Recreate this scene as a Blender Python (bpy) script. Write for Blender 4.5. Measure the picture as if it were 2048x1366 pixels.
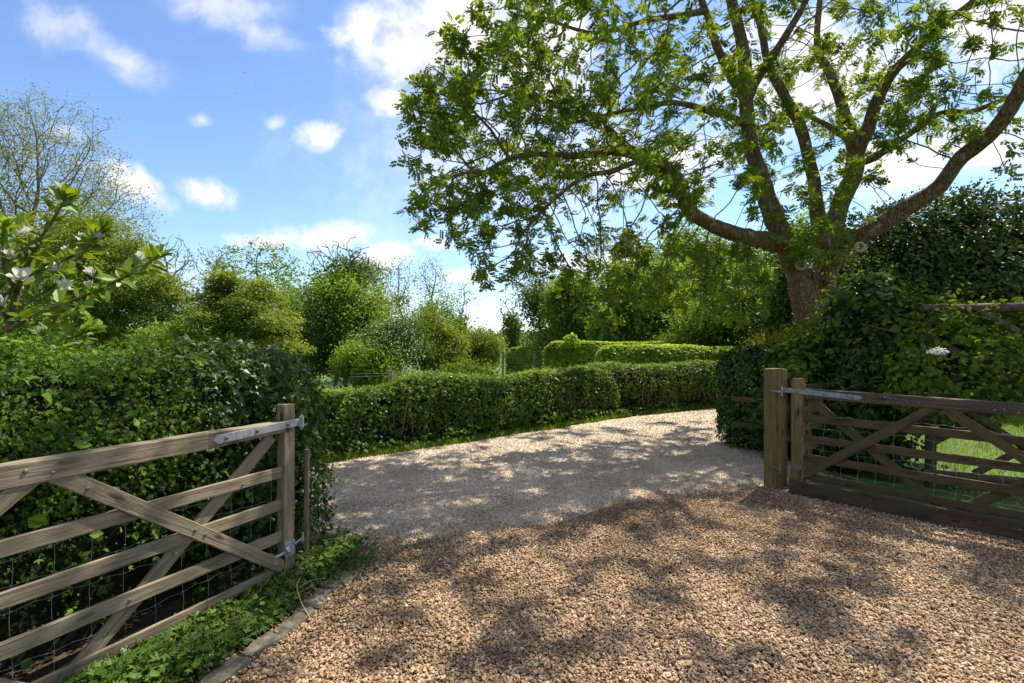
import bpy, bmesh, math, random
import numpy as np
from mathutils import Vector, Matrix
sc = bpy.context.scene
for o in list(bpy.data.objects): bpy.data.objects.remove(o)
R = math.radians
COL = sc.collection

# ------------------------------------------------------------------ camera, sun, sky, exposure
CAM_H = 1.65
cam_d = bpy.data.cameras.new("Camera"); cam = bpy.data.objects.new("Camera", cam_d); COL.objects.link(cam)
cam.location = (0, 0, CAM_H); cam.rotation_euler = (R(90), 0, 0)
cam_d.sensor_width = 36; cam_d.lens = 18; cam_d.clip_start = 0.05; cam_d.clip_end = 3000
sc.camera = cam

SUN_AZ, SUN_EL = 42.0, 55.0
sun_d = bpy.data.lights.new("Sun", 'SUN'); sun_d.energy = 5.0; sun_d.angle = R(0.53); sun_d.color = (1.0, 0.90, 0.74)
sun = bpy.data.objects.new("Sun", sun_d); COL.objects.link(sun)
sdir = Vector((math.sin(R(SUN_AZ)) * math.cos(R(SUN_EL)), math.cos(R(SUN_AZ)) * math.cos(R(SUN_EL)), math.sin(R(SUN_EL))))
sun.rotation_euler = sdir.to_track_quat('Z', 'Y').to_euler(); sun.location = sdir * 40

sc.view_settings.view_transform = 'Standard'; sc.view_settings.look = 'None'
sc.view_settings.exposure = 1.08; sc.view_settings.gamma = 1
cy = sc.cycles
cy.max_bounces = 7; cy.diffuse_bounces = 4; cy.glossy_bounces = 2; cy.transmission_bounces = 4; cy.transparent_max_bounces = 8
cy.use_denoising = True; cy.sample_clamp_indirect = 6

def new_world():
    w = bpy.data.worlds.new("World"); sc.world = w; w.use_nodes = True
    nt = w.node_tree; N = nt.nodes; L = nt.links; N.clear()
    out = N.new('ShaderNodeOutputWorld'); bg = N.new('ShaderNodeBackground'); bg.inputs[1].default_value = 0.115
    L.new(bg.outputs[0], out.inputs[0])
    sky = N.new('ShaderNodeTexSky'); sky.sky_type = 'NISHITA'; sky.sun_disc = False
    sky.sun_elevation = R(SUN_EL); sky.sun_rotation = R(SUN_AZ)
    sky.air_density = 1.0; sky.dust_density = 0.25; sky.ozone_density = 3.0; sky.altitude = 50
    tc = N.new('ShaderNodeTexCoord')
    def math_(op, a, b=None, c=None, clamp=False):
        n = N.new('ShaderNodeMath'); n.operation = op; n.use_clamp = clamp
        for i, v in enumerate((a, b, c)):
            if v is None: continue
            if isinstance(v, (int, float)): n.inputs[i].default_value = v
            else: L.new(v, n.inputs[i])
        return n.outputs[0]
    def noise(vec, scale, detail=6, rough=.55):
        n = N.new('ShaderNodeTexNoise'); n.inputs['Scale'].default_value = scale; n.inputs['Detail'].default_value = detail
        n.inputs['Roughness'].default_value = rough; L.new(vec, n.inputs['Vector']); return n
    sep = N.new('ShaderNodeSeparateXYZ'); L.new(tc.outputs['Generated'], sep.inputs[0])
    # clouds are placed by world direction: bearing tangent (u) and elevation tangent (v)
    yy = math_('MAXIMUM', sep.outputs[1], 0.08)
    cmb = N.new('ShaderNodeCombineXYZ'); L.new(math_('DIVIDE', sep.outputs[0], yy), cmb.inputs[0]); L.new(math_('DIVIDE', sep.outputs[2], yy), cmb.inputs[1])
    uv = cmb.outputs[0]
    wn = noise(uv, 3.2, 5, .6)
    sub = N.new('ShaderNodeVectorMath'); sub.operation = 'SUBTRACT'; L.new(wn.outputs['Color'], sub.inputs[0]); sub.inputs[1].default_value = (.5, .5, .5)
    scl = N.new('ShaderNodeVectorMath'); scl.operation = 'SCALE'; L.new(sub.outputs[0], scl.inputs[0]); scl.inputs['Scale'].default_value = .10
    add = N.new('ShaderNodeVectorMath'); L.new(uv, add.inputs[0]); L.new(scl.outputs[0], add.inputs[1])
    flat = N.new('ShaderNodeVectorMath'); flat.operation = 'MULTIPLY'; L.new(add.outputs[0], flat.inputs[0]); flat.inputs[1].default_value = (1, 1, 0)
    def blobs(lst):
        cur = None
        for (px, py, rx, ry, rot) in lst:
            m = N.new('ShaderNodeMapping'); m.vector_type = 'TEXTURE'
            m.inputs['Location'].default_value = ((px - 1024) / 1024, (683 - py) / 1024, 0)
            m.inputs['Rotation'].default_value = (0, 0, R(-rot)); m.inputs['Scale'].default_value = (rx / 1024, ry / 1024, 1)
            L.new(flat.outputs[0], m.inputs[0])
            ln = N.new('ShaderNodeVectorMath'); ln.operation = 'LENGTH'; L.new(m.outputs[0], ln.inputs[0])
            cur = ln.outputs['Value'] if cur is None else math_('SMOOTH_MIN', cur, ln.outputs['Value'], .25)
        return cur
    fine = noise(flat.outputs[0], 9.0, 8, .62)
    fz = math_('MULTIPLY', math_('SUBTRACT', fine.outputs[0], .5), 1.5)
    def mask(d, lo, hi):
        v = math_('ADD', math_('SUBTRACT', 1.0, d), fz)
        mr = N.new('ShaderNodeMapRange'); mr.interpolation_type = 'SMOOTHSTEP'; L.new(v, mr.inputs[0])
        mr.inputs[1].default_value = lo; mr.inputs[2].default_value = hi; return mr.outputs[0]
    dense = mask(blobs([(840, 90, 205, 140, 0), (725, 50, 90, 75, 0), (950, 40, 260, 160, 0), (770, 205, 80, 50, 10), (1080, 120, 180, 210, 0), (632, 280, 62, 42, 5),
                        (255, 372, 125, 46, 22), (418, 388, 88, 42, 14), (640, 470, 150, 40, -3), (540, 478, 100, 26, 0), (780, 515, 85, 36, 0),
                        (870, 490, 60, 26, 0), (930, 550, 75, 26, 0), (1180, 520, 190, 50, 0), (1300, 330, 230, 130, 0),
                        (1830, 320, 330, 90, -10), (1650, 150, 330, 190, 0), (2000, 60, 250, 150, 0), (2200, 300, 300, 150, 0)]), .05, .85)
    thin = mask(blobs([(150, 60, 150, 80, 25), (260, 125, 140, 55, 25), (450, 10, 210, 70, 5), (520, 60, 130, 50, 20), (140, 270, 60, 26, 15),
                       (405, 245, 34, 22, 0), (545, 252, 28, 20, 0), (330, 560, 170, 60, 0), (700, 600, 260, 40, 0), (1000, 300, 500, 340, 0)]), .05, 1.2)
    # unseen sky at sides and behind: scattered flat cloud layer added as fill light
    zz = math_('ADD', math_('MAXIMUM', sep.outputs[2], 0.0), 0.12)
    c2 = N.new('ShaderNodeCombineXYZ'); L.new(math_('DIVIDE', sep.outputs[0], zz), c2.inputs[0]); L.new(math_('DIVIDE', sep.outputs[1], zz), c2.inputs[1])
    bn = noise(c2.outputs[0], 1.1, 6, .6)
    mr = N.new('ShaderNodeMapRange'); mr.interpolation_type = 'SMOOTHSTEP'; L.new(bn.outputs[0], mr.inputs[0]); mr.inputs[1].default_value = .42; mr.inputs[2].default_value = .62
    front = N.new('ShaderNodeMapRange'); L.new(sep.outputs[1], front.inputs[0]); front.inputs[1].default_value = .12; front.inputs[2].default_value = .3
    fm = math_('MAXIMUM', dense, math_('MULTIPLY', thin, .62))
    cl = math_('ADD', math_('MULTIPLY', fm, front.outputs[0]), math_('MULTIPLY', mr.outputs[0], math_('SUBTRACT', 1.0, front.outputs[0])), clamp=True)
    cl = math_('MULTIPLY', cl, .97)
    off = N.new('ShaderNodeVectorMath'); L.new(flat.outputs[0], off.inputs[0]); off.inputs[1].default_value = (.02, .035, 0)
    fine2 = noise(off.outputs[0], 9.0, 8, .62)
    shd = math_('MULTIPLY_ADD', math_('SUBTRACT', fine.outputs[0], fine2.outputs[0]), 2.2, .5, clamp=True)  # cloud self-shading painted in: brighter where the noise falls off sunward
    cr = N.new('ShaderNodeValToRGB'); L.new(shd, cr.inputs[0])
    cr.color_ramp.elements[0].position = .3; cr.color_ramp.elements[0].color = (4.1, 4.1, 4.35, 1)
    cr.color_ramp.elements[1].position = .6; cr.color_ramp.elements[1].color = (5.15, 5.0, 4.8, 1)
    tint = N.new('ShaderNodeMix'); tint.data_type = 'RGBA'; tint.blend_type = 'MULTIPLY'; tint.inputs[0].default_value = 1
    L.new(sky.outputs[0], tint.inputs[6]); tint.inputs[7].default_value = SKY_TINT
    mx = N.new('ShaderNodeMix'); mx.data_type = 'RGBA'; L.new(cl, mx.inputs[0]); L.new(tint.outputs[2], mx.inputs[6]); L.new(cr.outputs[0], mx.inputs[7])
    L.new(mx.outputs[2], bg.inputs[0])
SKY_TINT = (.77, .83, .92, 1)
new_world()

# ------------------------------------------------------------------ helpers
rng = np.random.default_rng(7)
def at(px, py, d): return np.array(((px - 1024) / 1024 * d, d, CAM_H - (py - 683) / 1024 * d))
def unit(a): return a / np.maximum(np.linalg.norm(a, axis=-1, keepdims=True), 1e-9)
def rvec(n): return unit(rng.normal(size=(n, 3)))

def build(name, parts, mats, parent=None, smooth=False):
    """one mesh object from a list of (V, F[, material index])"""
    if not isinstance(mats, (list, tuple)): mats = [mats]
    vs, idx, tot, mi, off = [], [], [], [], 0
    for p in parts:
        V, F = np.asarray(p[0], dtype=np.float32), np.asarray(p[1], dtype=np.int32)
        if len(F) == 0: continue
        vs.append(V); idx.append((F + off).ravel()); tot.append(np.full(len(F), F.shape[1], np.int32))
        mi.append(np.full(len(F), p[2] if len(p) > 2 else 0, np.int32)); off += len(V)
    V = np.concatenate(vs); I = np.concatenate(idx); T = np.concatenate(tot); MI = np.concatenate(mi)
    me = bpy.data.meshes.new(name); me.vertices.add(len(V)); me.vertices.foreach_set("co", V.ravel())
    me.loops.add(len(I)); me.loops.foreach_set("vertex_index", I)
    me.polygons.add(len(T)); me.polygons.foreach_set("loop_start", np.concatenate(([0], np.cumsum(T)[:-1])).astype(np.int32))
    me.polygons.foreach_set("loop_total", T); me.polygons.foreach_set("material_index", MI)
    me.polygons.foreach_set("use_smooth", np.full(len(T), smooth, dtype=bool))
    for m in mats: me.materials.append(m)
    me.update(calc_edges=True)
    o = bpy.data.objects.new(name, me); COL.objects.link(o)
    if parent: o.parent = parent
    return o

def tag(o, label=None, cat=None, group=None, kind=None):
    if label: o["label"] = label
    if cat: o["category"] = cat
    if group: o["group"] = group
    if kind: o["kind"] = kind
    return o
def empty(name, loc=(0, 0, 0), rz=0.0):
    o = bpy.data.objects.new(name, None); COL.objects.link(o); o.location = tuple(float(v) for v in loc); o.rotation_euler = (0, 0, rz)
    o.empty_display_size = .2
    return o
def rebase(root, x, y, z=0):
    """put an Empty at the thing's base; children were built in world space"""
    root.location = (x, y, z)
    for ch in root.children: ch.matrix_parent_inverse = Matrix.Translation((-x, -y, -z))

_perm = rng.permutation(512)
def vnoise(P, scale, seed=0):
    Q = np.asarray(P) * scale + seed * 17.31; I = np.floor(Q).astype(int); f = Q - I; f = f * f * (3 - 2 * f)
    def h(i, j, k): return _perm[(_perm[(_perm[i & 511] + j) & 511] + k) & 511] / 511.0
    i, j, k = I[..., 0], I[..., 1], I[..., 2]; x, y, z = f[..., 0], f[..., 1], f[..., 2]
    a = h(i, j, k) * (1 - x) + h(i + 1, j, k) * x; b = h(i, j + 1, k) * (1 - x) + h(i + 1, j + 1, k) * x
    c = h(i, j, k + 1) * (1 - x) + h(i + 1, j, k + 1) * x; d = h(i, j + 1, k + 1) * (1 - x) + h(i + 1, j + 1, k + 1) * x
    return (a * (1 - y) + b * y) * (1 - z) + (c * (1 - y) + d * y) * z - .5

# ---- leaf templates: (vertices, quads); y along the leaf, x across, z out of the blade
def T_(v, f): return (np.array(v, float), np.array(f))
OVAL = T_([(0, 0, 0), (.25, .3, .06), (.22, .68, .04), (0, 1, -.06), (-.22, .68, .04), (-.25, .3, .06)], [(0, 1, 2, 3), (0, 3, 4, 5)])
BROAD = T_([(0, 0, 0), (.4, .28, .07), (.34, .66, .06), (0, 1, -.08), (-.34, .66, .06), (-.4, .28, .07)], [(0, 1, 2, 3), (0, 3, 4, 5)])
RHOMB = T_([(0, 0, 0), (.3, .45, .05), (0, 1, 0), (-.3, .45, .05)], [(0, 1, 2, 3)])
LOBED = T_([(0, 0, 0), (.16, .45, .03), (0, 1, -.03), (-.16, .45, .03), (.5, .72, .0), (.34, .28, .03), (-.5, .72, .0), (-.34, .28, .03)],
           [(0, 1, 2, 3), (0, 5, 4, 1), (0, 3, 6, 7)])
IVY = T_([(0, 0, 0), (.42, .05, .02), (.3, .4, .04), (0, 1, -.05), (-.3, .4, .04), (-.42, .05, .02), (0, .4, .0), (.55, .45, 0), (-.55, .45, 0)],
         [(0, 1, 7, 2), (0, 2, 3, 4), (0, 4, 8, 5)])
def pinnate(n=4, L=1.0, w=.10, ll=.38):
    v, f = [], []
    def leaflet(x, y, ang):
        c, s = math.sin(ang), math.cos(ang); b = len(v)
        for (a, t, z) in ((0, 0, 0), (w, .45, .015), (0, 1, -.05), (-w, .45, .015)):
            v.append((x + c * t * ll + s * a, y + s * t * ll - c * a, z - .25 * (y * y)))
        f.append((b, b + 1, b + 2, b + 3))
    for i in range(n):
        y = .22 + .6 * i / n
        leaflet(.0, y, 1.05); leaflet(.0, y, -1.05)
    leaflet(0, .8, 0)
    return T_(v, f)
ASH = pinnate()

def leaves(P, N, D, S, t):
    tv, tf = t; n = len(P); N = unit(N); D = unit(D - (D * N).sum(1, keepdims=True) * N + 1e-6); X = np.cross(D, N)
    S = np.broadcast_to(np.asarray(S, float), (n,))[:, None, None]
    V = P[:, None] + S * (tv[None, :, 0:1] * X[:, None] + tv[None, :, 1:2] * D[:, None] + tv[None, :, 2:3] * N[:, None])
    F = tf[None] + (np.arange(n) * len(tv))[:, None, None]
    return V.reshape(-1, 3), F.reshape(-1, tf.shape[1])

def tube(pts, rad, sides=6, cap=True):
    P = np.asarray(pts, float); n = len(P); rad = np.broadcast_to(np.asarray(rad, float), (n,))
    T = unit(np.gradient(P, axis=0)); up = np.array((0, 0, 1.)) if abs(T[0][2]) < .9 else np.array((1., 0, 0))
    u = unit(np.cross(T[0], up)); V = []
    for i in range(n):
        u = unit(u - T[i] * np.dot(u, T[i])); w = np.cross(T[i], u); a = np.arange(sides) * 2 * math.pi / sides
        V.append(P[i] + rad[i] * (np.cos(a)[:, None] * u + np.sin(a)[:, None] * w))
    V = np.concatenate(V); j = np.arange(sides); k = (j + 1) % sides
    F = np.concatenate([np.stack((i * sides + j, i * sides + k, (i + 1) * sides + k, (i + 1) * sides + j), 1) for i in range(n - 1)])
    if cap:
        V = np.concatenate((V, P[:1], P[-1:])); a, b = len(V) - 2, len(V) - 1
        F = np.concatenate((F, np.stack((k, j, np.full(sides, a), np.full(sides, a)), 1)[:, :4], np.stack(((n - 1) * sides + j, (n - 1) * sides + k, np.full(sides, b), np.full(sides, b)), 1)))
        # degenerate quads to tris are avoided by splitting below
        q = F[:-2 * sides]; t1 = F[-2 * sides:, :3]
        return [(V, q), (V, t1)]
    return [(V, F)]
def merge(lst): return [p for l in lst for p in l]
def spline(pts, n):
    P = np.asarray(pts, float); m = len(P); Q = np.concatenate((2 * P[:1] - P[1:2], P, 2 * P[-1:] - P[-2:-1])); out = []
    for t in np.linspace(0, m - 1, n):
        i = min(int(t), m - 2); f = t - i; a, b, c, d = Q[i], Q[i + 1], Q[i + 2], Q[i + 3]
        out.append(.5 * (2 * b + (c - a) * f + (2 * a - 5 * b + 4 * c - d) * f * f + (3 * b - a - 3 * c + d) * f ** 3))
    return np.array(out)
def edges_tubes(pos, par, rad, sides=4):
    """a frustum for every child edge of a branching skeleton"""
    c = np.array([i for i in range(len(par)) if par[i] >= 0]); p = np.asarray(par)[c]
    A, B = pos[p], pos[c]; ra = np.minimum(rad[p], rad[c] * 1.35); rb = rad[c]
    T = unit(B - A); h = np.where(np.abs(T[:, 2:3]) < .9, [[0, 0, 1.]], [[1., 0, 0]]); u = unit(np.cross(T, h)); w = np.cross(T, u)
    B = B + T * rb[:, None] * .3
    a = np.arange(sides) * 2 * math.pi / sides; ring = np.cos(a)[None, :, None] * u[:, None] + np.sin(a)[None, :, None] * w[:, None]
    V = np.concatenate((A[:, None] + ra[:, None, None] * ring, B[:, None] + rb[:, None, None] * ring), 1).reshape(-1, 3)
    j = np.arange(sides); k = (j + 1) % sides; f = np.stack((j, k, sides + k, sides + j), 1)
    F = (f[None] + (np.arange(len(c)) * 2 * sides)[:, None, None]).reshape(-1, 4)
    return V, F
def colonize(pos, par, attr, step, infl, kill, trop=(0, 0, 0), maxit=160, jit=.12, inertia=.45):
    pos = [np.array(p, float) for p in pos]; par = list(par); A = np.array(attr); P = np.array(pos)
    D2 = ((A[:, None] - P[None]) ** 2).sum(2); ni = D2.argmin(1); nd = D2.min(1); alive = np.ones(len(A), bool); seen = set(); trop = np.array(trop, float)
    for it in range(maxit):
        act = alive & (nd < infl * infl)
        if not act.any():
            if not alive.any(): break
            i = np.where(alive)[0][nd[alive].argmin()]; act = np.zeros(len(A), bool); act[i] = True
        ids = np.where(act)[0]; un, inv = np.unique(ni[ids], return_inverse=True)
        Pa = np.array(pos)[un]; acc = np.zeros((len(un), 3)); np.add.at(acc, inv, unit(A[ids] - np.array(pos)[ni[ids]]))
        pq_ = np.array(par)[un]; Pn = np.array(pos); pdir = np.where((pq_ >= 0)[:, None], unit(Pn[un] - Pn[np.maximum(pq_, 0)]), 0)
        dirs = unit(unit(acc) + inertia * pdir + trop + rng.normal(size=acc.shape) * jit); base = len(pos); new = []
        for q, dd in zip(un, dirs):
            key = (int(q), tuple(np.round(dd * 2).astype(int)))
            if key in seen: dd = unit(dd + rng.normal(size=3) * .5); key = (int(q), tuple(np.round(dd * 2).astype(int)))
            if key in seen: alive[ids[ni[ids] == q]] &= rng.random((ni[ids] == q).sum()) > .5; continue
            seen.add(key); new.append(pos[q] + dd * step); par.append(int(q))
        if not new: continue
        pos += new; Nn = np.array(new); d2 = ((A[:, None] - Nn[None]) ** 2).sum(2); m = d2.min(1); b = m < nd
        ni[b] = base + d2.argmin(1)[b]; nd[b] = m[b]; alive &= nd > kill * kill
        if not alive.any(): break
    return np.array(pos), np.array(par)
def pipe_radii(par, tip, e=2.3, rmax=None):
    n = len(par); r = np.zeros(n); kids = np.bincount(par[par >= 0], minlength=n)
    for i in range(n - 1, -1, -1):
        r[i] = max(r[i], tip ** e)
        if par[i] >= 0: r[par[i]] += r[i]
    r = r ** (1 / e)
    return r if rmax is None else np.minimum(r, rmax)
def ellipsoid_pts(lst, dens=None):
    out = []
    for (c, r, n) in lst:
        p = rvec(n) * (rng.random((n, 1)) ** .4); out.append(np.asarray(c) + p * np.asarray(r))
    return np.concatenate(out)

# ------------------------------------------------------------------ materials
def nodes(name):
    m = bpy.data.materials.new(name); m.use_nodes = True; nt = m.node_tree; nt.nodes.clear()
    out = nt.nodes.new('ShaderNodeOutputMaterial'); return m, nt.nodes, nt.links, out
def ramp(N, L, fac, cols, interp='LINEAR', pos=None):
    r = N.new('ShaderNodeValToRGB'); r.color_ramp.interpolation = interp; e = r.color_ramp.elements
    while len(e) < len(cols): e.new(1)
    n = len(cols)
    for i, c in enumerate(cols):
        e[i].position = pos[i] if pos else (i / n if interp == 'CONSTANT' else i / max(1, n - 1)); e[i].color = (*c, 1)
    L.new(fac, r.inputs[0]); return r.outputs[0]
def leaf_mat(name, cols, trans=.35, rough=.55, spec=.22, tcol=(1.6, 1.35, .4)):
    m, N, L, out = nodes(name)
    g = N.new('ShaderNodeNewGeometry'); c = ramp(N, L, g.outputs['Random Per Island'], cols)
    tc = N.new('ShaderNodeTexCoord'); nz = N.new('ShaderNodeTexNoise'); nz.inputs['Scale'].default_value = 1.3; L.new(tc.outputs['Object'], nz.inputs['Vector'])
    hs = N.new('ShaderNodeHueSaturation'); L.new(c, hs.inputs['Color'])
    mr = N.new('ShaderNodeMapRange'); L.new(nz.outputs[0], mr.inputs[0]); mr.inputs[1].default_value = .3; mr.inputs[2].default_value = .7; mr.inputs[3].default_value = .75; mr.inputs[4].default_value = 1.3
    L.new(mr.outputs[0], hs.inputs['Value'])
    p = N.new('ShaderNodeBsdfPrincipled'); L.new(hs.outputs[0], p.inputs['Base Color']); p.inputs['Roughness'].default_value = rough; p.inputs['Specular IOR Level'].default_value = spec
    mul = N.new('ShaderNodeMix'); mul.data_type = 'RGBA'; mul.blend_type = 'MULTIPLY'; mul.inputs[0].default_value = 1; L.new(hs.outputs[0], mul.inputs[6]); mul.inputs[7].default_value = (*tcol, 1)
    t = N.new('ShaderNodeBsdfTranslucent'); L.new(mul.outputs[2], t.inputs[0])
    mx = N.new('ShaderNodeMixShader'); mx.inputs[0].default_value = trans; L.new(p.outputs[0], mx.inputs[1]); L.new(t.outputs[0], mx.inputs[2]); L.new(mx.outputs[0], out.inputs[0])
    return m
def plain_mat(name, cols, scale=20, rough=.85, bump=.3, stretch=(1, 1, 1), spec=.25, metallic=0, dist=.01):
    m, N, L, out = nodes(name)
    tc = N.new('ShaderNodeTexCoord'); mp = N.new('ShaderNodeMapping'); mp.inputs['Scale'].default_value = stretch; L.new(tc.outputs['Object'], mp.inputs[0])
    nz = N.new('ShaderNodeTexNoise'); nz.inputs['Scale'].default_value = scale; nz.inputs['Detail'].default_value = 8; nz.inputs['Roughness'].default_value = .65; L.new(mp.outputs[0], nz.inputs['Vector'])
    c = ramp(N, L, nz.outputs[0], cols, pos=[.28 + .44 * i / max(1, len(cols) - 1) for i in range(len(cols))])
    p = N.new('ShaderNodeBsdfPrincipled'); L.new(c, p.inputs['Base Color']); p.inputs['Roughness'].default_value = rough; p.inputs['Specular IOR Level'].default_value = spec; p.inputs['Metallic'].default_value = metallic
    b = N.new('ShaderNodeBump'); b.inputs['Strength'].default_value = bump; b.inputs['Distance'].default_value = dist; L.new(nz.outputs[0], b.inputs['Height']); L.new(b.outputs[0], p.inputs['Normal'])
    L.new(p.outputs[0], out.inputs[0]); return m
def bark_mat():
    m, N, L, out = nodes('ash_bark'); tc = N.new('ShaderNodeTexCoord'); g = N.new('ShaderNodeNewGeometry')
    mp = N.new('ShaderNodeMapping'); mp.inputs['Scale'].default_value = (1, 1, .3); L.new(tc.outputs['Object'], mp.inputs[0])
    def nz(sc, det, vec):
        n = N.new('ShaderNodeTexNoise'); n.inputs['Scale'].default_value = sc; n.inputs['Detail'].default_value = det; n.inputs['Roughness'].default_value = .65; L.new(vec, n.inputs['Vector']); return n.outputs[0]
    vo = N.new('ShaderNodeTexVoronoi'); vo.feature = 'DISTANCE_TO_EDGE'; vo.inputs['Scale'].default_value = 30; L.new(mp.outputs[0], vo.inputs['Vector'])
    fis = ramp(N, L, vo.outputs['Distance'], [(.62, .6, .58), (1, 1, 1)], pos=[.0, .14]); ridg = nz(26, 8, mp.outputs[0])
    c = ramp(N, L, ridg, [(.075, .048, .025), (.17, .115, .06), (.26, .19, .11)], pos=[.32, .5, .68])
    mu = N.new('ShaderNodeMix'); mu.data_type = 'RGBA'; mu.blend_type = 'MULTIPLY'; mu.inputs[0].default_value = 1; L.new(c, mu.inputs[6]); L.new(fis, mu.inputs[7]); col = mu.outputs[2]
    lf = ramp(N, L, nz(7, 7, tc.outputs['Object']), [(0, 0, 0), (.8, .8, .8)], pos=[.56, .66]); ml = N.new('ShaderNodeMix'); ml.data_type = 'RGBA'; L.new(lf, ml.inputs[0]); L.new(col, ml.inputs[6]); ml.inputs[7].default_value = (.34, .32, .26, 1); col = ml.outputs[2]
    sx = N.new('ShaderNodeSeparateXYZ'); L.new(g.outputs['Normal'], sx.inputs[0]); mo = N.new('ShaderNodeMath'); mo.operation = 'MULTIPLY'; L.new(sx.outputs[2], mo.inputs[0]); L.new(nz(4, 5, tc.outputs['Object']), mo.inputs[1])
    mf = ramp(N, L, mo.outputs[0], [(0, 0, 0), (.85, .85, .85)], pos=[.2, .42]); mm = N.new('ShaderNodeMix'); mm.data_type = 'RGBA'; L.new(mf, mm.inputs[0]); L.new(col, mm.inputs[6]); mm.inputs[7].default_value = (.15, .15, .04, 1)
    p = N.new('ShaderNodeBsdfPrincipled'); L.new(mm.outputs[2], p.inputs['Base Color']); p.inputs['Roughness'].default_value = .95; p.inputs['Specular IOR Level'].default_value = .15
    ad = N.new('ShaderNodeMath'); L.new(ridg, ad.inputs[0]); L.new(fis, ad.inputs[1]); b = N.new('ShaderNodeBump'); b.inputs['Strength'].default_value = 1; b.inputs['Distance'].default_value = .03; L.new(ad.outputs[0], b.inputs['Height']); L.new(b.outputs[0], p.inputs['Normal'])
    L.new(p.outputs[0], out.inputs[0]); return m
def wood_mat(name, dark, mid, light, moss=None, lichen=0.0):
    """sawn, weathered timber: grain along the piece's own X axis, knots, streaks, moss, lichen"""
    m, N, L, out = nodes(name)
    tc = N.new('ShaderNodeTexCoord'); oi = N.new('ShaderNodeObjectInfo')
    ad = N.new('ShaderNodeVectorMath'); ad.operation = 'ADD'; L.new(tc.outputs['Object'], ad.inputs[0])
    mu = N.new('ShaderNodeMath'); mu.operation = 'MULTIPLY'; L.new(oi.outputs['Random'], mu.inputs[0]); mu.inputs[1].default_value = 37; L.new(mu.outputs[0], ad.inputs[1])
    def nz(stretch, scale, detail=6):
        mp = N.new('ShaderNodeMapping'); mp.inputs['Scale'].default_value = stretch; L.new(ad.outputs[0], mp.inputs[0])
        n = N.new('ShaderNodeTexNoise'); n.inputs['Scale'].default_value = scale; n.inputs['Detail'].default_value = detail; n.inputs['Roughness'].default_value = .6; L.new(mp.outputs[0], n.inputs['Vector']); return n.outputs[0]
    grain = nz((1.2, 45, 45), 3.0); stain = nz((1.2, 4, 4), 2.2, 4); fine = nz((6, 160, 160), 2.0, 2)
    c = ramp(N, L, grain, [dark, mid, light], pos=[.3, .5, .72])
    st = ramp(N, L, stain, [(.34, .33, .30), (.95, .95, .93), (1.2, 1.12, 1.02)], pos=[.32, .5, .7])
    mx = N.new('ShaderNodeMix'); mx.data_type = 'RGBA'; mx.blend_type = 'MULTIPLY'; mx.inputs[0].default_value = .85; L.new(c, mx.inputs[6]); L.new(st, mx.inputs[7]); col = mx.outputs[2]
    vo = N.new('ShaderNodeTexVoronoi'); mp = N.new('ShaderNodeMapping'); mp.inputs['Scale'].default_value = (3.2, 10, 10); L.new(ad.outputs[0], mp.inputs[0]); L.new(mp.outputs[0], vo.inputs['Vector']); vo.inputs['Scale'].default_value = 1.0
    kn = ramp(N, L, vo.outputs['Distance'], [(.22, .15, .10), (.3, .2, .13), (1, 1, 1)], pos=[.0, .12, .2])
    mk = N.new('ShaderNodeMix'); mk.data_type = 'RGBA'; mk.blend_type = 'MULTIPLY'; mk.inputs[0].default_value = .9; L.new(col, mk.inputs[6]); L.new(kn, mk.inputs[7]); col = mk.outputs[2]
    ck = ramp(N, L, nz((.5, 70, 70), 2.4, 3), [(1, 1, 1), (1, 1, 1), (.3, .27, .25)], pos=[.0, .615, .67]); mk2 = N.new('ShaderNodeMix'); mk2.data_type = 'RGBA'; mk2.blend_type = 'MULTIPLY'; mk2.inputs[0].default_value = .85; L.new(col, mk2.inputs[6]); L.new(ck, mk2.inputs[7]); col = mk2.outputs[2]
    if moss:
        f = ramp(N, L, nz((1, 1.5, 1.5), 3.5, 5), [(0, 0, 0), (.8, .8, .8)], pos=[.45, .68]); mo = N.new('ShaderNodeMix'); mo.data_type = 'RGBA'; L.new(f, mo.inputs[0]); L.new(col, mo.inputs[6]); mo.inputs[7].default_value = (*moss, 1); col = mo.outputs[2]
    if lichen:
        f = ramp(N, L, nz((1, 1, 1), 34, 6), [(0, 0, 0), (1, 1, 1)], pos=[.69 - lichen * .1, .78 - lichen * .1]); mo = N.new('ShaderNodeMix'); mo.data_type = 'RGBA'; L.new(f, mo.inputs[0]); L.new(col, mo.inputs[6]); mo.inputs[7].default_value = (.45, .46, .43, 1); col = mo.outputs[2]
    p = N.new('ShaderNodeBsdfPrincipled'); L.new(col, p.inputs['Base Color']); p.inputs['Roughness'].default_value = .78; p.inputs['Specular IOR Level'].default_value = .3
    b = N.new('ShaderNodeBump'); b.inputs['Strength'].default_value = .55; b.inputs['Distance'].default_value = .004
    sm = N.new('ShaderNodeMath'); L.new(grain, sm.inputs[0]); L.new(fine, sm.inputs[1]); L.new(sm.outputs[0], b.inputs['Height']); L.new(b.outputs[0], p.inputs['Normal'])
    L.new(p.outputs[0], out.inputs[0]); return m
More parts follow.
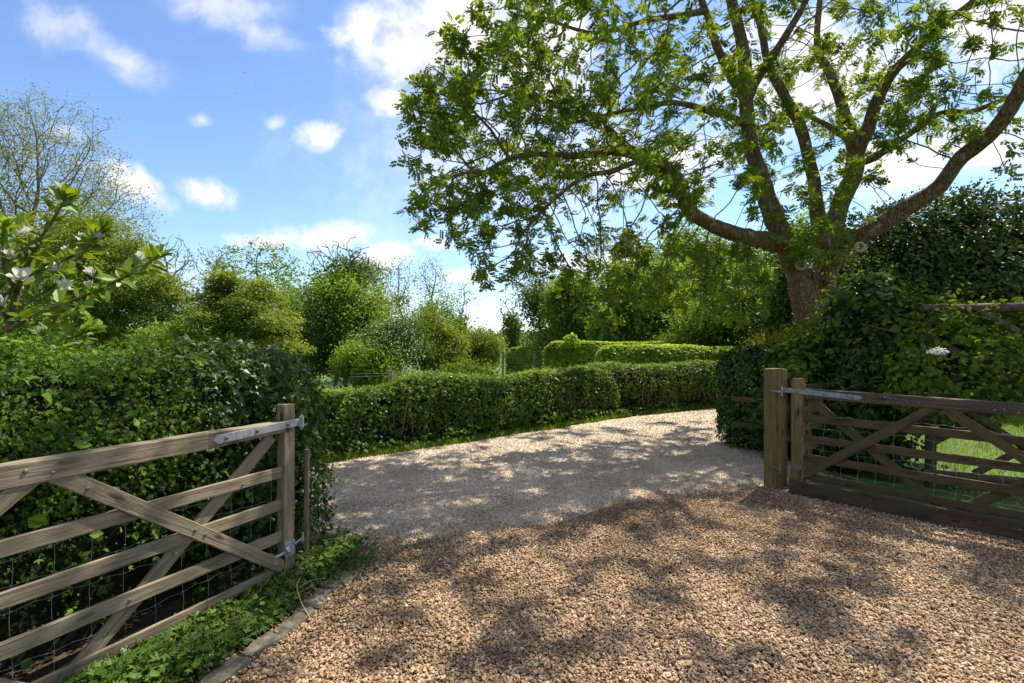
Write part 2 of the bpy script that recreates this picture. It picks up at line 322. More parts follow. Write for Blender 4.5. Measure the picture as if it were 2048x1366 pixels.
def stone_mat(name, cols, rough=.75):
    m, N, L, out = nodes(name); g = N.new('ShaderNodeNewGeometry'); c = ramp(N, L, g.outputs['Random Per Island'], cols)
    tc = N.new('ShaderNodeTexCoord'); nz = N.new('ShaderNodeTexNoise'); nz.inputs['Scale'].default_value = 120; nz.inputs['Detail'].default_value = 3; L.new(tc.outputs['Object'], nz.inputs['Vector'])
    v = ramp(N, L, nz.outputs[0], [(.65, .62, .6), (1.15, 1.15, 1.15)], pos=[.35, .65])
    mx = N.new('ShaderNodeMix'); mx.data_type = 'RGBA'; mx.blend_type = 'MULTIPLY'; mx.inputs[0].default_value = 1; L.new(c, mx.inputs[6]); L.new(v, mx.inputs[7])
    big = N.new('ShaderNodeTexNoise'); big.inputs['Scale'].default_value = 1.6; big.inputs['Detail'].default_value = 5; L.new(tc.outputs['Object'], big.inputs['Vector']); dirt = ramp(N, L, big.outputs[0], [(.66, .62, .57), (1.08, 1.06, 1.03)], pos=[.36, .6])
    m2 = N.new('ShaderNodeMix'); m2.data_type = 'RGBA'; m2.blend_type = 'MULTIPLY'; m2.inputs[0].default_value = 1; L.new(mx.outputs[2], m2.inputs[6]); L.new(dirt, m2.inputs[7]); mx = m2
    p = N.new('ShaderNodeBsdfPrincipled'); L.new(mx.outputs[2], p.inputs['Base Color']); p.inputs['Roughness'].default_value = rough; L.new(p.outputs[0], out.inputs[0]); return m
def gravel_sheet_mat(name, cols, scale):
    m, N, L, out = nodes(name); tc = N.new('ShaderNodeTexCoord')
    vo = N.new('ShaderNodeTexVoronoi'); vo.inputs['Scale'].default_value = scale; L.new(tc.outputs['Object'], vo.inputs['Vector'])
    sp = N.new('ShaderNodeSeparateColor'); L.new(vo.outputs['Color'], sp.inputs[0]); c = ramp(N, L, sp.outputs[0], cols)
    nz = N.new('ShaderNodeTexNoise'); nz.inputs['Scale'].default_value = 1.1; nz.inputs['Detail'].default_value = 5; L.new(tc.outputs['Object'], nz.inputs['Vector'])
    v = ramp(N, L, nz.outputs[0], [(.78, .76, .74), (1.08, 1.08, 1.08)], pos=[.35, .65])
    mx = N.new('ShaderNodeMix'); mx.data_type = 'RGBA'; mx.blend_type = 'MULTIPLY'; mx.inputs[0].default_value = 1; L.new(c, mx.inputs[6]); L.new(v, mx.inputs[7])
    p = N.new('ShaderNodeBsdfPrincipled'); L.new(mx.outputs[2], p.inputs['Base Color']); p.inputs['Roughness'].default_value = .9; p.inputs['Specular IOR Level'].default_value = .2
    b = N.new('ShaderNodeBump'); b.inputs['Strength'].default_value = 1; b.inputs['Distance'].default_value = .012; b.invert = True; L.new(vo.outputs['Distance'], b.inputs['Height']); L.new(b.outputs[0], p.inputs['Normal'])
    L.new(p.outputs[0], out.inputs[0]); return m

M = {}
M['grass'] = plain_mat('grass_ground', [(.035, .07, .012), (.06, .11, .018), (.09, .12, .03)], 1.5, .9, .5)
M['soil'] = plain_mat('soil', [(.02, .016, .011), (.045, .035, .022), (.08, .06, .04)], 14, .95, .8)
M['core'] = plain_mat('shade_core', [(.005, .006, .003), (.012, .013, .006), (.02, .017, .009)], 9, .95, .6)  # solid plant core, near-black: the shade between leaves is in its colour
M['core_green'] = plain_mat('inner_leaves', [(.05, .085, .012), (.09, .145, .018), (.13, .19, .025)], 14, .95, .6)
M['pale_sheet'] = gravel_sheet_mat('pale_gravel_bed', [(.29, .245, .19), (.41, .35, .27), (.54, .46, .36), (.45, .385, .30), (.62, .53, .42)], 55)
M['brown_sheet'] = gravel_sheet_mat('brown_gravel_bed', [(0.067, 0.043, 0.022), (0.154, 0.096, 0.043), (0.211, 0.134, 0.062), (0.115, 0.072, 0.038)], 45)
M['pale_stone'] = stone_mat('pale_stone', [(.34, .285, .22), (.48, .405, .31), (.62, .53, .41), (.40, .35, .28), (.70, .61, .48), (.53, .45, .34)])
M['brown_stone'] = stone_mat('flint_stone', [(0.289, 0.173, 0.084), (0.420, 0.267, 0.137), (0.189, 0.121, 0.068), (0.525, 0.383, 0.237), (0.262, 0.231, 0.199), (0.346, 0.215, 0.105), (0.609, 0.504, 0.367), (0.137, 0.094, 0.063), (0.440, 0.289, 0.146), (0.304, 0.194, 0.105)])
M['kerb'] = plain_mat('kerb_stone', [(.045, .045, .032), (.12, .11, .085), (.22, .20, .165)], 18, .95, 1.0, dist=.02)
M['wood_light'] = wood_mat('weathered_pine', (.115, .092, .064), (.22, .182, .13), (.33, .28, .205), moss=(.15, .148, .09))
M['wood_dark'] = wood_mat('old_gate_timber', (.036, .025, .011), (.08, .057, .025), (.13, .097, .043), moss=(.065, .064, .022), lichen=.0)
M['wood_lichen'] = wood_mat('lichened_timber', (.035, .027, .02), (.075, .058, .042), (.15, .12, .09), moss=(.06, .055, .035), lichen=.75)
M['post'] = wood_mat('green_oak_post', (.095, .064, .026), (.17, .122, .05), (.25, .19, .085), moss=(.105, .10, .03))
M['sleeper'] = wood_mat('wet_board', (.03, .02, .014), (.06, .04, .028), (.10, .07, .05), moss=(.05, .045, .03), lichen=.2)
M['pole'] = plain_mat('rustic_pole', [(.035, .025, .016), (.08, .058, .036), (.15, .11, .07)], 14, .85, .5)
M['metal'] = plain_mat('galvanised_steel', [(.11, .085, .07), (.20, .21, .23), (.27, .29, .32), (.33, .35, .38)], 22, .65, .2, metallic=.25, spec=.3)
M['bolt'] = plain_mat('dull_bolt', [(.12, .11, .11), (.25, .24, .23)], 40, .5, .2, metallic=.7)
M['wire'] = plain_mat('wire', [(.20, .21, .22), (.32, .34, .35)], 30, .6, .0, metallic=.2)
M['bark'] = bark_mat()
M['bark2'] = plain_mat('twig_bark', [(.06, .045, .022), (.13, .10, .05), (.22, .17, .07)], 12, .95, .4)
M['bark_bg'] = plain_mat('grey_bark', [(.06, .05, .035), (.13, .11, .08), (.2, .17, .13)], 6, .95, .4)
M['cut'] = plain_mat('cut_wood', [(.3, .2, .1), (.45, .32, .18)], 30, .8, .2)
M['ash'] = leaf_mat('ash_leaf', [(.065, .12, .012), (.11, .19, .02), (.165, .245, .026), (.09, .145, .016)], .45)
M['haw'] = leaf_mat('hawthorn_leaf', [(0.031, 0.076, 0.008), (0.058, 0.125, 0.011), (0.099, 0.175, 0.018), (0.045, 0.099, 0.010)], .32, .65, .14)
M['ivy'] = leaf_mat('ivy_leaf', [(.016, .046, .007), (.028, .068, .009), (.05, .10, .013), (.022, .056, .008)], .2, .42, .32)
M['bright'] = leaf_mat('young_leaf', [(0.108, 0.204, 0.022), (0.156, 0.252, 0.030), (0.096, 0.192, 0.024)], .4)
M['red'] = leaf_mat('red_shoot', [(.22, .07, .02), (.26, .12, .02), (.14, .10, .02)], .3)
M['hedge'] = leaf_mat('hedge_leaf', [(0.057, 0.105, 0.011), (0.092, 0.152, 0.016), (0.127, 0.188, 0.021), (0.069, 0.118, 0.013)], .36, .65, .14)
M['beech'] = leaf_mat('clipped_leaf', [(0.165, 0.275, 0.022), (0.220, 0.330, 0.029), (0.264, 0.363, 0.037), (0.187, 0.297, 0.024)], .45)
M['laurel'] = leaf_mat('evergreen_leaf', [(.018, .042, .008), (.032, .066, .010), (.052, .095, .013), (.07, .11, .014)], .22, .5, .18)
M['maple'] = leaf_mat('maple_leaf', [(.095, .155, .018), (.14, .205, .024), (.185, .25, .034), (.115, .175, .02)], .42)
M['green_bg'] = leaf_mat('broad_leaf', [(.085, .175, .024), (.13, .235, .03), (.175, .285, .04), (.10, .19, .026)], .42)
M['dark_bg'] = leaf_mat('dark_leaf', [(.055, .11, .026), (.085, .145, .032), (.12, .185, .042)], .35)
M['sparse'] = leaf_mat('spring_leaf', [(.11, .125, .02), (.16, .17, .028), (.20, .205, .04)], .4, .8, .08)
M['fresh'] = leaf_mat('fresh_leaf', [(.10, .135, .018), (.15, .185, .026), (.20, .225, .036)], .42, .7, .1)
M['blossom'] = leaf_mat('blossom', [(.5, .52, .46), (.62, .62, .56)], .3, .6, .2, (1, 1, 1))
M['petal'] = leaf_mat('petal', [(0.714, 0.697, 0.629), (0.765, 0.748, 0.680)], .35, .5, .2, (1, .98, .9))
M['magnolia'] = leaf_mat('magnolia_leaf', [(.12, .21, .02), (.17, .26, .026), (.10, .175, .018), (.19, .27, .03)], .4, .42, .35)
M['cover'] = leaf_mat('ground_leaf', [(0.038, 0.085, 0.010), (0.064, 0.128, 0.014), (0.093, 0.166, 0.019)], .33)
M['blade'] = leaf_mat('grass_blade', [(0.091, 0.182, 0.019), (0.143, 0.247, 0.026), (0.195, 0.286, 0.039)], .35)
M['old_leaf'] = leaf_mat('old_leaf', [(.30, .20, .02), (.26, .26, .03)], .3)
M['black'] = plain_mat('feather', [(.01, .01, .012), (.03, .03, .03)], 10, .7, .1)
M['yellow'] = plain_mat('yellow_petal', [(.6, .42, .02), (.75, .55, .03)], 60, .6, .1)
M['pale_rock'] = plain_mat('pale_rock', [(.35, .27, .2), (.5, .42, .33)], 30, .8, .4)

# ------------------------------------------------------------------ ground
def sheet(name, poly, z, mat, wob=0.0):
    P = []
    n = len(poly)
    for i in range(n):
        a, b = np.array(poly[i], float), np.array(poly[(i + 1) % n], float); k = max(1, int(np.linalg.norm(b - a) / .12)) if wob else 1
        for j in range(k): P.append(a + (b - a) * j / k)
    P = np.array(P)
    if wob:
        q = np.c_[P, np.zeros(len(P))]; P = P + wob * np.c_[vnoise(q, 3.1, 1) + .5 * vnoise(q, 9, 2), vnoise(q, 3.1, 3) + .5 * vnoise(q, 9, 4)]
    bm = bmesh.new(); vs = [bm.verts.new((p[0], p[1], z)) for p in P]; f = bm.faces.new(vs); bmesh.ops.triangulate(bm, faces=[f])
    bmesh.ops.recalc_face_normals(bm, faces=bm.faces)
    for f in bm.faces:
        if f.normal.z < 0: f.normal_flip()
    me = bpy.data.meshes.new(name); bm.to_mesh(me); bm.free(); me.materials.append(mat)
    o = bpy.data.objects.new(name, me); COL.objects.link(o); return o
g = sheet('ground', [(-900, -300), (900, -300), (900, 1500), (-900, 1500)], -.012, M['grass']); tag(g, kind='structure')
DRIVE = [(-1.15, 3.9), (-.59, 4.2), (.53, 4.67), (1.14, 5.17), (2.86, 5.75), (3.9, 6.3), (4.0, 7.3), (3.6, 8.2), (3.9, 9.2), (5, 10.3), (9, 11.6), (16, 13), (16, 15.4), (8, 13.8),
         (4.95, 12.62), (3.4, 11.75), (2.07, 10.85), (-.2, 8.95), (-2.62, 6.85), (-5, 4.6), (-4.2, 4.2), (-2.4, 4.5), (-1.75, 4.1)]
d_ = sheet('driveway', DRIVE, -.004, M['pale_sheet'], .12); tag(d_, kind='structure')
APRON = [(-1.22, 3.9), (-.59, 4.25), (.53, 4.72), (1.14, 5.22), (2.86, 5.8), (3.1, 5.75), (4.9, 3.65), (5.6, 2.4), (5.6, -1.5), (-1.5, -1.5), (-1.42, 2.5), (-1.24, 3.2)]
a_ = sheet('gravel_apron', APRON, .004, M['brown_sheet'], .1); tag(a_, kind='structure')
b_ = sheet('soil_bed', [(-1.38, 4.0), (-1.24, 3.3), (-1.33, 2.5), (-1.45, .5), (-4.5, .5), (-4.5, 4.4), (-2.4, 4.6), (-1.75, 4.3)], .001, M['soil'], .06); tag(b_, kind='structure')

def inpoly(P, poly):
    x, y = P[:, 0], P[:, 1]; c = np.zeros(len(P), bool); n = len(poly)
    for i in range(n):
        (x1, y1), (x2, y2) = poly[i], poly[(i + 1) % n]
        if y1 == y2: continue
        c ^= ((y1 > y) != (y2 > y)) & (x < (x2 - x1) * (y - y1) / (y2 - y1) + x1)
    return c
ICO = None
def stone_templates(n, fine):
    out = []
    for _ in range(n):
        bm = bmesh.new()
        if fine: bmesh.ops.create_icosphere(bm, subdivisions=1, radius=1)
        else:
            for s in ((1, 0, 0), (-1, 0, 0), (0, 1, 0), (0, -1, 0), (0, 0, 1), (0, 0, -1)): bm.verts.new(s)
            bmesh.ops.convex_hull(bm, input=bm.verts)
        V = np.array([v.co[:] for v in bm.verts]); V *= (1 + rng.uniform(-.28, .28, (len(V), 1))); V += rng.normal(size=V.shape) * .1
        bm.faces.ensure_lookup_table(); bm.verts.index_update(); F = np.array([[v.index for v in f.verts] for f in bm.faces]); bm.free(); out.append((V, F))
    return out
def scatter_stones(P, size, temps, lift=.25):
    parts = []; pick = rng.integers(0, len(temps), len(P))
    for t, (tv, tf) in enumerate(temps):
        p = P[pick == t]; n = len(p); s = size[pick == t]
        if n == 0: continue
        ax = np.c_[rng.uniform(.75, 1.3, n), rng.uniform(.6, 1.0, n), rng.uniform(.30, .58, n)] * s[:, None] * .5
        a = rng.uniform(0, 6.283, n); tilt = rng.normal(size=n) * .45; tw = rng.normal(size=n) * .45
        v = tv[None] * ax[:, None]
        x, y, z = v[..., 0], v[..., 1], v[..., 2]; c, s_ = np.cos(tilt)[:, None], np.sin(tilt)[:, None]; y, z = y * c - z * s_, y * s_ + z * c
        c, s_ = np.cos(tw)[:, None], np.sin(tw)[:, None]; x, z = x * c - z * s_, x * s_ + z * c
        c, s_ = np.cos(a)[:, None], np.sin(a)[:, None]; x, y = x * c - y * s_, x * s_ + y * c
        v = np.stack((x, y, z), -1) + p[:, None]; f = tf[None] + (np.arange(n) * len(tv))[:, None, None]
        parts.append((v.reshape(-1, 3), f.reshape(-1, 3)))
    return parts
def sample_poly(poly, y0, y1, dens, margin=.35, fuzz=.0):
    x0, x1 = -y1 * 1.05 - margin, y1 * 1.05 + margin; n = int((x1 - x0) * (y1 - y0) * dens)
    P = np.c_[rng.uniform(x0, x1, n), rng.uniform(y0, y1, n)]
    k = np.abs(P[:, 0]) < P[:, 1] * 1.02 + margin; P = P[k]
    Q = P + (np.c_[vnoise(np.c_[P, P[:, 0] * 0], 3.1, 1), vnoise(np.c_[P, P[:, 0] * 0], 3.1, 3)] + rng.normal(size=P.shape) * .5) * fuzz
    return P[inpoly(Q, poly)]
fine_t = stone_templates(8, True); rough_t = stone_templates(8, False)
parts = []
for (y0, y1, dn, s0, s1, tt) in ((1.7, 2.3, 1500, .02, .034, rough_t), (2.3, 3.3, 11500, .008, .025, fine_t), (3.3, 4.4, 9000, .009, .024, fine_t), (4.4, 6.4, 6500, .011, .025, rough_t)):
    P = sample_poly(APRON, y0, y1, dn, fuzz=.32); s = rng.uniform(s0, s1, len(P)) * rng.choice([1, 1, 1, 1.25], len(P))
    hump = .012 * vnoise(np.c_[P, P[:, 0] * 0], 2.0, 9)
    parts += scatter_stones(np.c_[P, .006 + hump + rng.uniform(-.002, .018, len(P))], s, tt)
tag(build('brown_gravel', parts, M['brown_stone']), 'loose golden brown flint gravel on the near forecourt', 'gravel', kind='stuff')
parts = []
for (y0, y1, dn, s0, s1) in ((3.8, 5.4, 3600, .011, .024), (5.4, 7.2, 2400, .013, .026), (7.2, 9.5, 1200, .016, .03), (9.5, 13, 500, .02, .034)):
    P = sample_poly(DRIVE, y0, y1, dn, .1, fuzz=.22); s = rng.uniform(s0, s1, len(P)); parts += scatter_stones(np.c_[P, rng.uniform(-.004, .006, len(P))], s, rough_t)
tag(build('pale_gravel', parts, M['pale_stone']), 'fine pale grey and buff gravel on the driveway beyond the gates', 'gravel', kind='stuff')

# ------------------------------------------------------------------ gates
def beam(name, a, b, w, t, mat, parent, w2=None, wob=.0012, roundtop=0.0):
    """timber from a to b (parent space): width w in the upright plane, thickness t; own X axis along the grain"""
    a, b = Vector(a), Vector(b); L = (b - a).length; X = (b - a).normalized()
    Yv = Vector((0, 1, 0)) if abs(X.y) < .9 else Vector((1, 0, 0)); Z = X.cross(Yv).normalized(); Yv = Z.cross(X).normalized(); w2 = w2 or w
    n = max(2, int(L / .09)); bm = bmesh.new(); c = min(.006, t * .16); rings = []
    for i in range(n + 1):
        f = i / n; ww = (w + (w2 - w) * f) / 2; tt = t / 2
        if roundtop and i >= n - 1: ww *= (.80 if i == n else .97)
        j = rng.normal(size=8) * wob
        prof = [(-tt + c, -ww), (tt - c, -ww), (tt, -ww + c), (tt, ww - c), (tt - c, ww), (-tt + c, ww), (-tt, ww - c), (-tt, -ww + c)]
        rings.append([bm.verts.new((L * f - (roundtop * .3 if False else 0), p[0] + j[k] * .5, p[1] + j[(k + 3) % 8])) for k, p in enumerate(prof)])
    for i in range(n):
        for k in range(8): bm.faces.new((rings[i][k], rings[i][(k + 1) % 8], rings[i + 1][(k + 1) % 8], rings[i + 1][k]))
    bm.faces.new(rings[0]); bm.faces.new(rings[-1]); bmesh.ops.recalc_face_normals(bm, faces=bm.faces)
    me = bpy.data.meshes.new(name); bm.to_mesh(me); bm.free(); me.materials.append(mat)
    o = bpy.data.objects.new(name, me); COL.objects.link(o); m = Matrix((X, Yv, Z)).transposed().to_4x4(); m.translation = a
    o.matrix_local = m
    if parent: o.parent = parent
    return o
def plate(name, pts, y, th, mat, parent):
    """flat metal plate in the parent's XZ plane"""
    bm = bmesh.new(); f = bm.faces.new([bm.verts.new((p[0], y, p[1])) for p in pts]); r = bmesh.ops.extrude_face_region(bm, geom=[f])
    for v in r['geom']:
        if isinstance(v, bmesh.types.BMVert): v.co.y += th
    bmesh.ops.recalc_face_normals(bm, faces=bm.faces); bmesh.ops.bevel(bm, geom=bm.edges[:], offset=.0012, segments=1, affect='EDGES')
    me = bpy.data.meshes.new(name); bm.to_mesh(me); bm.free(); me.materials.append(mat); o = bpy.data.objects.new(name, me); COL.objects.link(o); o.parent = parent; return o
def dome(name, c, axis, r, mat, parent):
    """bolt head: square-shouldered dome"""
    axis = Vector(axis).normalized(); parts = tube([Vector(c), Vector(c) + axis * r * .35, Vector(c) + axis * r * .6], [r, r * .95, r * .45], 10); return build(name, parts, mat, parent, False)
def netting(name, x0, x1, zs, dx, y, parent, s=1, r=.0013):
    parts = []; xs = np.arange(x0, x1, dx)
    for z in zs:
        p = np.array([(x, y + .004 * math.sin(x * 9 + z * 20), z + .012 * math.sin(x * 5.3 + z * 31) + (.006 if i % 2 else -.006)) for i, x in enumerate(np.arange(x0, x1, dx / 2))]); parts += tube(p, r, 4, False)
    for x in xs:
        p = np.array([(x + .007 * math.sin(z * 14 + x * 40), y + .003 * math.sin(z * 21), z) for z in np.linspace(zs[0], zs[-1], 12)]); parts += tube(p, r, 4, False)
        for z in zs: parts += tube([(x - .004, y, z - .005 + .012 * math.sin(x * 5.3 + z * 31)), (x + .004, y, z + .005 + .012 * math.sin(x * 5.3 + z * 31))], r * 2.0, 4, False)
    return build(name, parts, M['wire'], parent)

# left gate: front face is local +Y
U = np.array((-.415, -.91)); LG = empty('field_gate', (-1.604, 3.634, 0), math.atan2(U[1], U[0]))
tag(LG, 'pale weathered five-bar timber gate standing open against the left hedge', 'gate', 'pair of timber field gates')
wl = M['wood_light']
beam('hanging_stile', (0, 0, .005), (0, 0, 1.205), .092, .075, wl, LG)
beam('top_rail', (.047, 0, 1.052), (.60, 0, 1.052), .078, .072, wl, LG, w2=.102); 
LG_rail = beam('top_rail', (.602, .001, 1.052), (2.74, .001, 1.066), .102, .074, wl, LG, w2=.112)
for z in (.735, .506, .284, .045): beam('bar', (.047, 0, z), (2.66, 0, z + .012), .076, .022, wl, LG)
beam('brace', (.05, .0225, .075), (1.36, .0225, 1.04), .082, .02, wl, LG); beam('brace', (1.42, .0225, 1.04), (2.6, .0225, .1), .082, .02, wl, LG)
beam('brace', (.10, -.025, .99), (1.30, -.025, -.01), .082, .022, wl, LG); beam('brace', (2.55, -.025, .99), (1.4, -.025, .01), .082, .022, wl, LG)
beam('closing_stile', (2.70, 0, .005), (2.70, 0, 1.16), .085, .07, wl, LG)
hs = plate('hinge_strap', [(-.09, 1.045), (.545, 1.025), (.58, 1.051), (.55, 1.078), (-.09, 1.096)], .0385, .006, M['metal'], LG)
for x, z in ((.02, 1.07), (.27, 1.062), (.49, 1.053)): b = dome('bolt', (x, .044, z), (0, 1, 0), .014, M['bolt'], hs)
build('hinge_eye', tube([(-.10, .041, 1.03), (-.10, .041, 1.11)], .018, 10) + tube([(-.10, .041, 1.01), (-.10, .041, 1.125)], .007, 8) + tube([(-.10, .03, 1.035), (-.19, .0, 1.035)], .008, 8), M['metal'], LG)
build('lower_hinge', tube([(.16, .0, .15), (.02, .044, .178)], .011, 8) + tube([(.035, .043, .18), (.012, .05, .186)], .024, 8) + tube([(-.03, .05, .21), (-.11, .045, .228)], .008, 8) + tube([(-.11, .045, .20), (-.11, .045, .265)], .008, 8), M['metal'], LG)
plate('hinge_plate', [(-.042, .14), (.044, .14), (.044, .24), (-.042, .24)], .0385, .005, M['metal'], LG) 
for x, z, y in ((.12, .115, .0325), (.62, .497, .0325), (.68, .545, .0325), (1.22, .93, .0325), (.35, .725, .011), (.78, .44, .011), (1.02, .285, .011), (.52, .282, .011), (1.46, 1.07, .038), (1.36, 1.04, .038)): dome('bolt', (x, y, z), (0, 1, 0), .010, M['bolt'], LG)
netting('wire_netting', .08, 2.6, [.06, .17, .29, .42, .55, .67], .155, -.055, LG, r=.0010)

# right post and gate: front face is local -Y
pq = empty('gate_post', (2.985, 5.80, 0), R(-36 - 27)); tag(pq, 'thick square timber gate post with rounded top, supporting the dark right gate', 'post')
def post_mesh(name, w, h, mat, parent):
    bm = bmesh.new(); bmesh.ops.create_cube(bm, size=1)
    for v in bm.verts: v.co = Vector((v.co.z * (h + .2) + (h - .2) / 2, v.co.x * w, v.co.y * w))
    top = [e for e in bm.edges if all(v.co.x > h - .01 for v in e.verts)]; bmesh.ops.bevel(bm, geom=top, offset=.03, segments=5, affect='EDGES', profile=.5)
    side = [e for e in bm.edges if abs(e.verts[0].co.x - e.verts[1].co.x) > .5]; bmesh.ops.bevel(bm, geom=side, offset=.012, segments=2, affect='EDGES')
    me = bpy.data.meshes.new(name); bm.to_mesh(me); bm.free(); me.materials.append(mat); o = bpy.data.objects.new(name, me); COL.objects.link(o); o.parent = parent; o.rotation_euler = (0, R(-90), 0); return o
post_mesh('shaft', .18, 1.345, M['post'], pq)
build('hinge_pin', tube([(.02, -.10, 1.10), (.20, -.17, 1.10)], .011, 8) + tube([(.20, -.17, 1.06), (.20, -.17, 1.16)], .010, 8), M['metal'], pq)
build('lower_pin', tube([(.02, -.10, .26), (.17, -.17, .26)], .011, 8) + tube([(.17, -.17, .22), (.17, -.17, .32)], .010, 8), M['bolt'], pq)
U2 = np.array((.645, -.764)); RG = empty('field_gate', (3.16, 5.65, 0), math.atan2(U2[1], U2[0]))
tag(RG, 'dark mossy timber gate with lichened top rail hung from the thick right post', 'gate', 'pair of timber field gates')
wd = M['wood_dark']
beam('hanging_stile', (0, 0, .05), (0, 0, 1.245), .125, .085, M['post'], RG, roundtop=.1)
beam('top_rail', (.063, 0, 1.085), (2.62, 0, 1.075), .105, .075, M['wood_lichen'], RG, w2=.10)
for z in (.815, .59, .385, .185): beam('bar', (.063, 0, z), (2.6, 0, z - .005), .078, .022, wd, RG)
beam('brace', (.05, -.024, .185), (1.18, -.024, 1.035), .085, .022, wd, RG); beam('brace', (1.26, -.0245, 1.035), (2.5, -.0245, .15), .085, .022, wd, RG)
beam('brace', (.10, .025, 1.03), (1.22, .025, .12), .085, .022, wd, RG); beam('brace', (2.5, .025, 1.03), (1.35, .025, .12), .085, .022, wd, RG)
beam('closing_stile', (2.63, 0, .06), (2.63, 0, 1.19), .09, .075, wd, RG)
h2 = plate('hinge_strap', [(-.16, 1.085), (.58, 1.055), (.625, 1.08), (.59, 1.105), (-.16, 1.14)], -.050, .006, M['metal'], RG)
for x, z in ((-.0, 1.106), (.27, 1.092), (.53, 1.08)): dome('bolt', (x, -.050, z), (0, -1, 0), .015, M['bolt'], h2)
build('hinge_eye', tube([(-.165, -.047, 1.07), (-.165, -.047, 1.155)], .018, 10), M['metal'], RG)
plate('hinge_plate', [(-.045, .24), (.045, .24), (.045, .30), (-.045, .30)], -.0475, .005, M['bolt'], RG)
netting('wire_netting', .08, 2.55, [.16, .25, .36, .48, .60, .72, .86], .155, .055, RG)
tb = beam('timber_edging', (3.06 - .06, 5.60 - .07, .07), (3.06 + 1.9, 5.60 - 2.25, .07), .20, .06, M['sleeper'], None)
tag(tb, 'long dark damp plank laid on edge on the gravel under the right gate', 'plank')

# short return fence behind the right gate's hinge end
SF = empty('short_fence', (3.42, 6.15, 0), math.atan2(.43, .6)); tag(SF, 'short mossy post and rail fence panel behind the hinge end of the right gate', 'fence')
for z, w in ((1.09, .07), (.81, .08), (.60, .08), (.36, .08), (.09, .16)): beam('rail', (-.02, 0, z), (.78, 0, z), w, .025, M['post'] if z < 1 else M['wood_lichen'], SF)
for x in (.05, .40, .72): beam('fence_post', (x, .03, -.1), (x, .03, 1.1), .06, .035, M['post'], SF)
RF = empty('rail_fence', (3.3, 7.62, 0), math.atan2(-.69, .72)); tag(RF, 'reddish rails half buried in ivy beside the thick right post', 'fence')
for z in (.80, .42): beam('rail', (-.02, 0, z), (1.1, 0, z), .07, .03, M['wood_dark'], RF)
beam('fence_post', (1.0, .04, -.1), (1.0, .04, 1.0), .08, .06, M['wood_dark'], RF)

# rustic lattice fence over the lawn
A0, A1 = np.array((4.75, 5.78)), np.array((7.7, 4.75)); LT = empty('lattice_fence', (A0[0], A0[1], 0), math.atan2(A1[1] - A0[1], A1[0] - A0[0])); LL = float(np.linalg.norm(A1 - A0))
tag(LT, 'tall rustic crossed-pole fence on the lawn behind the right gate', 'fence')
def pole(name, a, b, r, parent): 
    p = spline([a, np.array(a) * .5 + np.array(b) * .5 + rng.normal(size=3) * .015, b], 9); return build(name, tube(p, r * (1 + .12 * rng.normal(size=9) * .5), 8), M['pole'], parent, True)
pole('top_pole', (-.1, 0, 2.02), (LL, 0, 1.98), .05, LT); pole('bottom_pole', (-.1, 0, .16), (LL, 0, .16), .045, LT)
for x in (0, 1.95, 3.95): pole('upright_pole', (x, .06, -.1), (x, .06, 2.05), .055, LT)
for i in range(7):
    x = -1.3 + i * .85
    for sgn in (1, -1):
        xs = [x, x + 2.6] if sgn > 0 else [x + 2.6, x]; a, b = (xs[0], .05 * sgn, .18), (xs[1], .05 * sgn, 1.98); a, b = np.array(a), np.array(b)
        def clip(p, q):
            for lim, up in ((0, False), (LL, True)):
                if (p[0] > lim) if up else (p[0] < lim): p = p + (q - p) * (lim - p[0]) / (q[0] - p[0])
            return p
        a2, b2 = clip(a, b), clip(b, a)
        if np.linalg.norm(a2 - b2) > .3: pole('cross_pole', a2, b2, .043, LT)

# kerb stones
kp = spline([(-1.12, 3.55), (-1.22, 3.33), (-1.235, 3.05), (-1.33, 2.74), (-1.43, 2.45), (-1.47, 2.1)], 40); s_ = 0
klabels = ['topmost small grey edging stone by the weeds at the gate post', 'narrow cracked edging stone below the topmost one', 'grey edging stone under the fallen twig', 'tilted edging stone just below the fallen twig',
           'long pale edging stone midway along the planted bed', 'rounded worn edging stone beside the loose gravel', 'mossy edging stone next to the lower weeds', 'lowest edging stone at the bottom of the photo']
lens = [.11, .12, .12, .13, .27, .22, .24, .26]; seg = np.linalg.norm(np.diff(kp, axis=0), axis=1); cum = np.concatenate(([0], np.cumsum(seg)))
for i, ln in enumerate(lens):
    a = np.array([np.interp(s_ + .006, cum, kp[:, k]) for k in (0, 1)]); b = np.array([np.interp(s_ + ln - .008, cum, kp[:, k]) for k in (0, 1)]); s_ += ln
    bm = bmesh.new(); bmesh.ops.create_cube(bm, size=1); bmesh.ops.subdivide_edges(bm, edges=bm.edges[:], cuts=4, use_grid_fill=True); L = np.linalg.norm(b - a); wd_ = rng.uniform(.085, .11)
    for v in bm.verts:
        c = np.array(v.co) * 2; k = np.linalg.norm(c, ord=14); c = c / max(k, 1) ; c = c / 2
        p = np.array((c[0] * L, c[1] * wd_, c[2] * .16)); q = p[None] + i * 3; p = p + .030 * np.array((vnoise(q, 16, 1)[0], vnoise(q, 16, 2)[0], vnoise(q, 16, 3)[0])) + .012 * vnoise(q, 60, 4)[0]; v.co = p
    me = bpy.data.meshes.new('edging_stone'); bm.to_mesh(me); bm.free(); me.materials.append(M['kerb']); o = bpy.data.objects.new('edging_stone', me); COL.objects.link(o)
    m = (a + b) / 2; o.location = (m[0], m[1], -.038 + rng.uniform(-.008, .008)); o.rotation_euler = (rng.normal() * .10, rng.normal() * .07, math.atan2(b[1] - a[1], b[0] - a[0]))
    tag(o, klabels[i], 'kerb stone', 'edging stones along the planted bed')

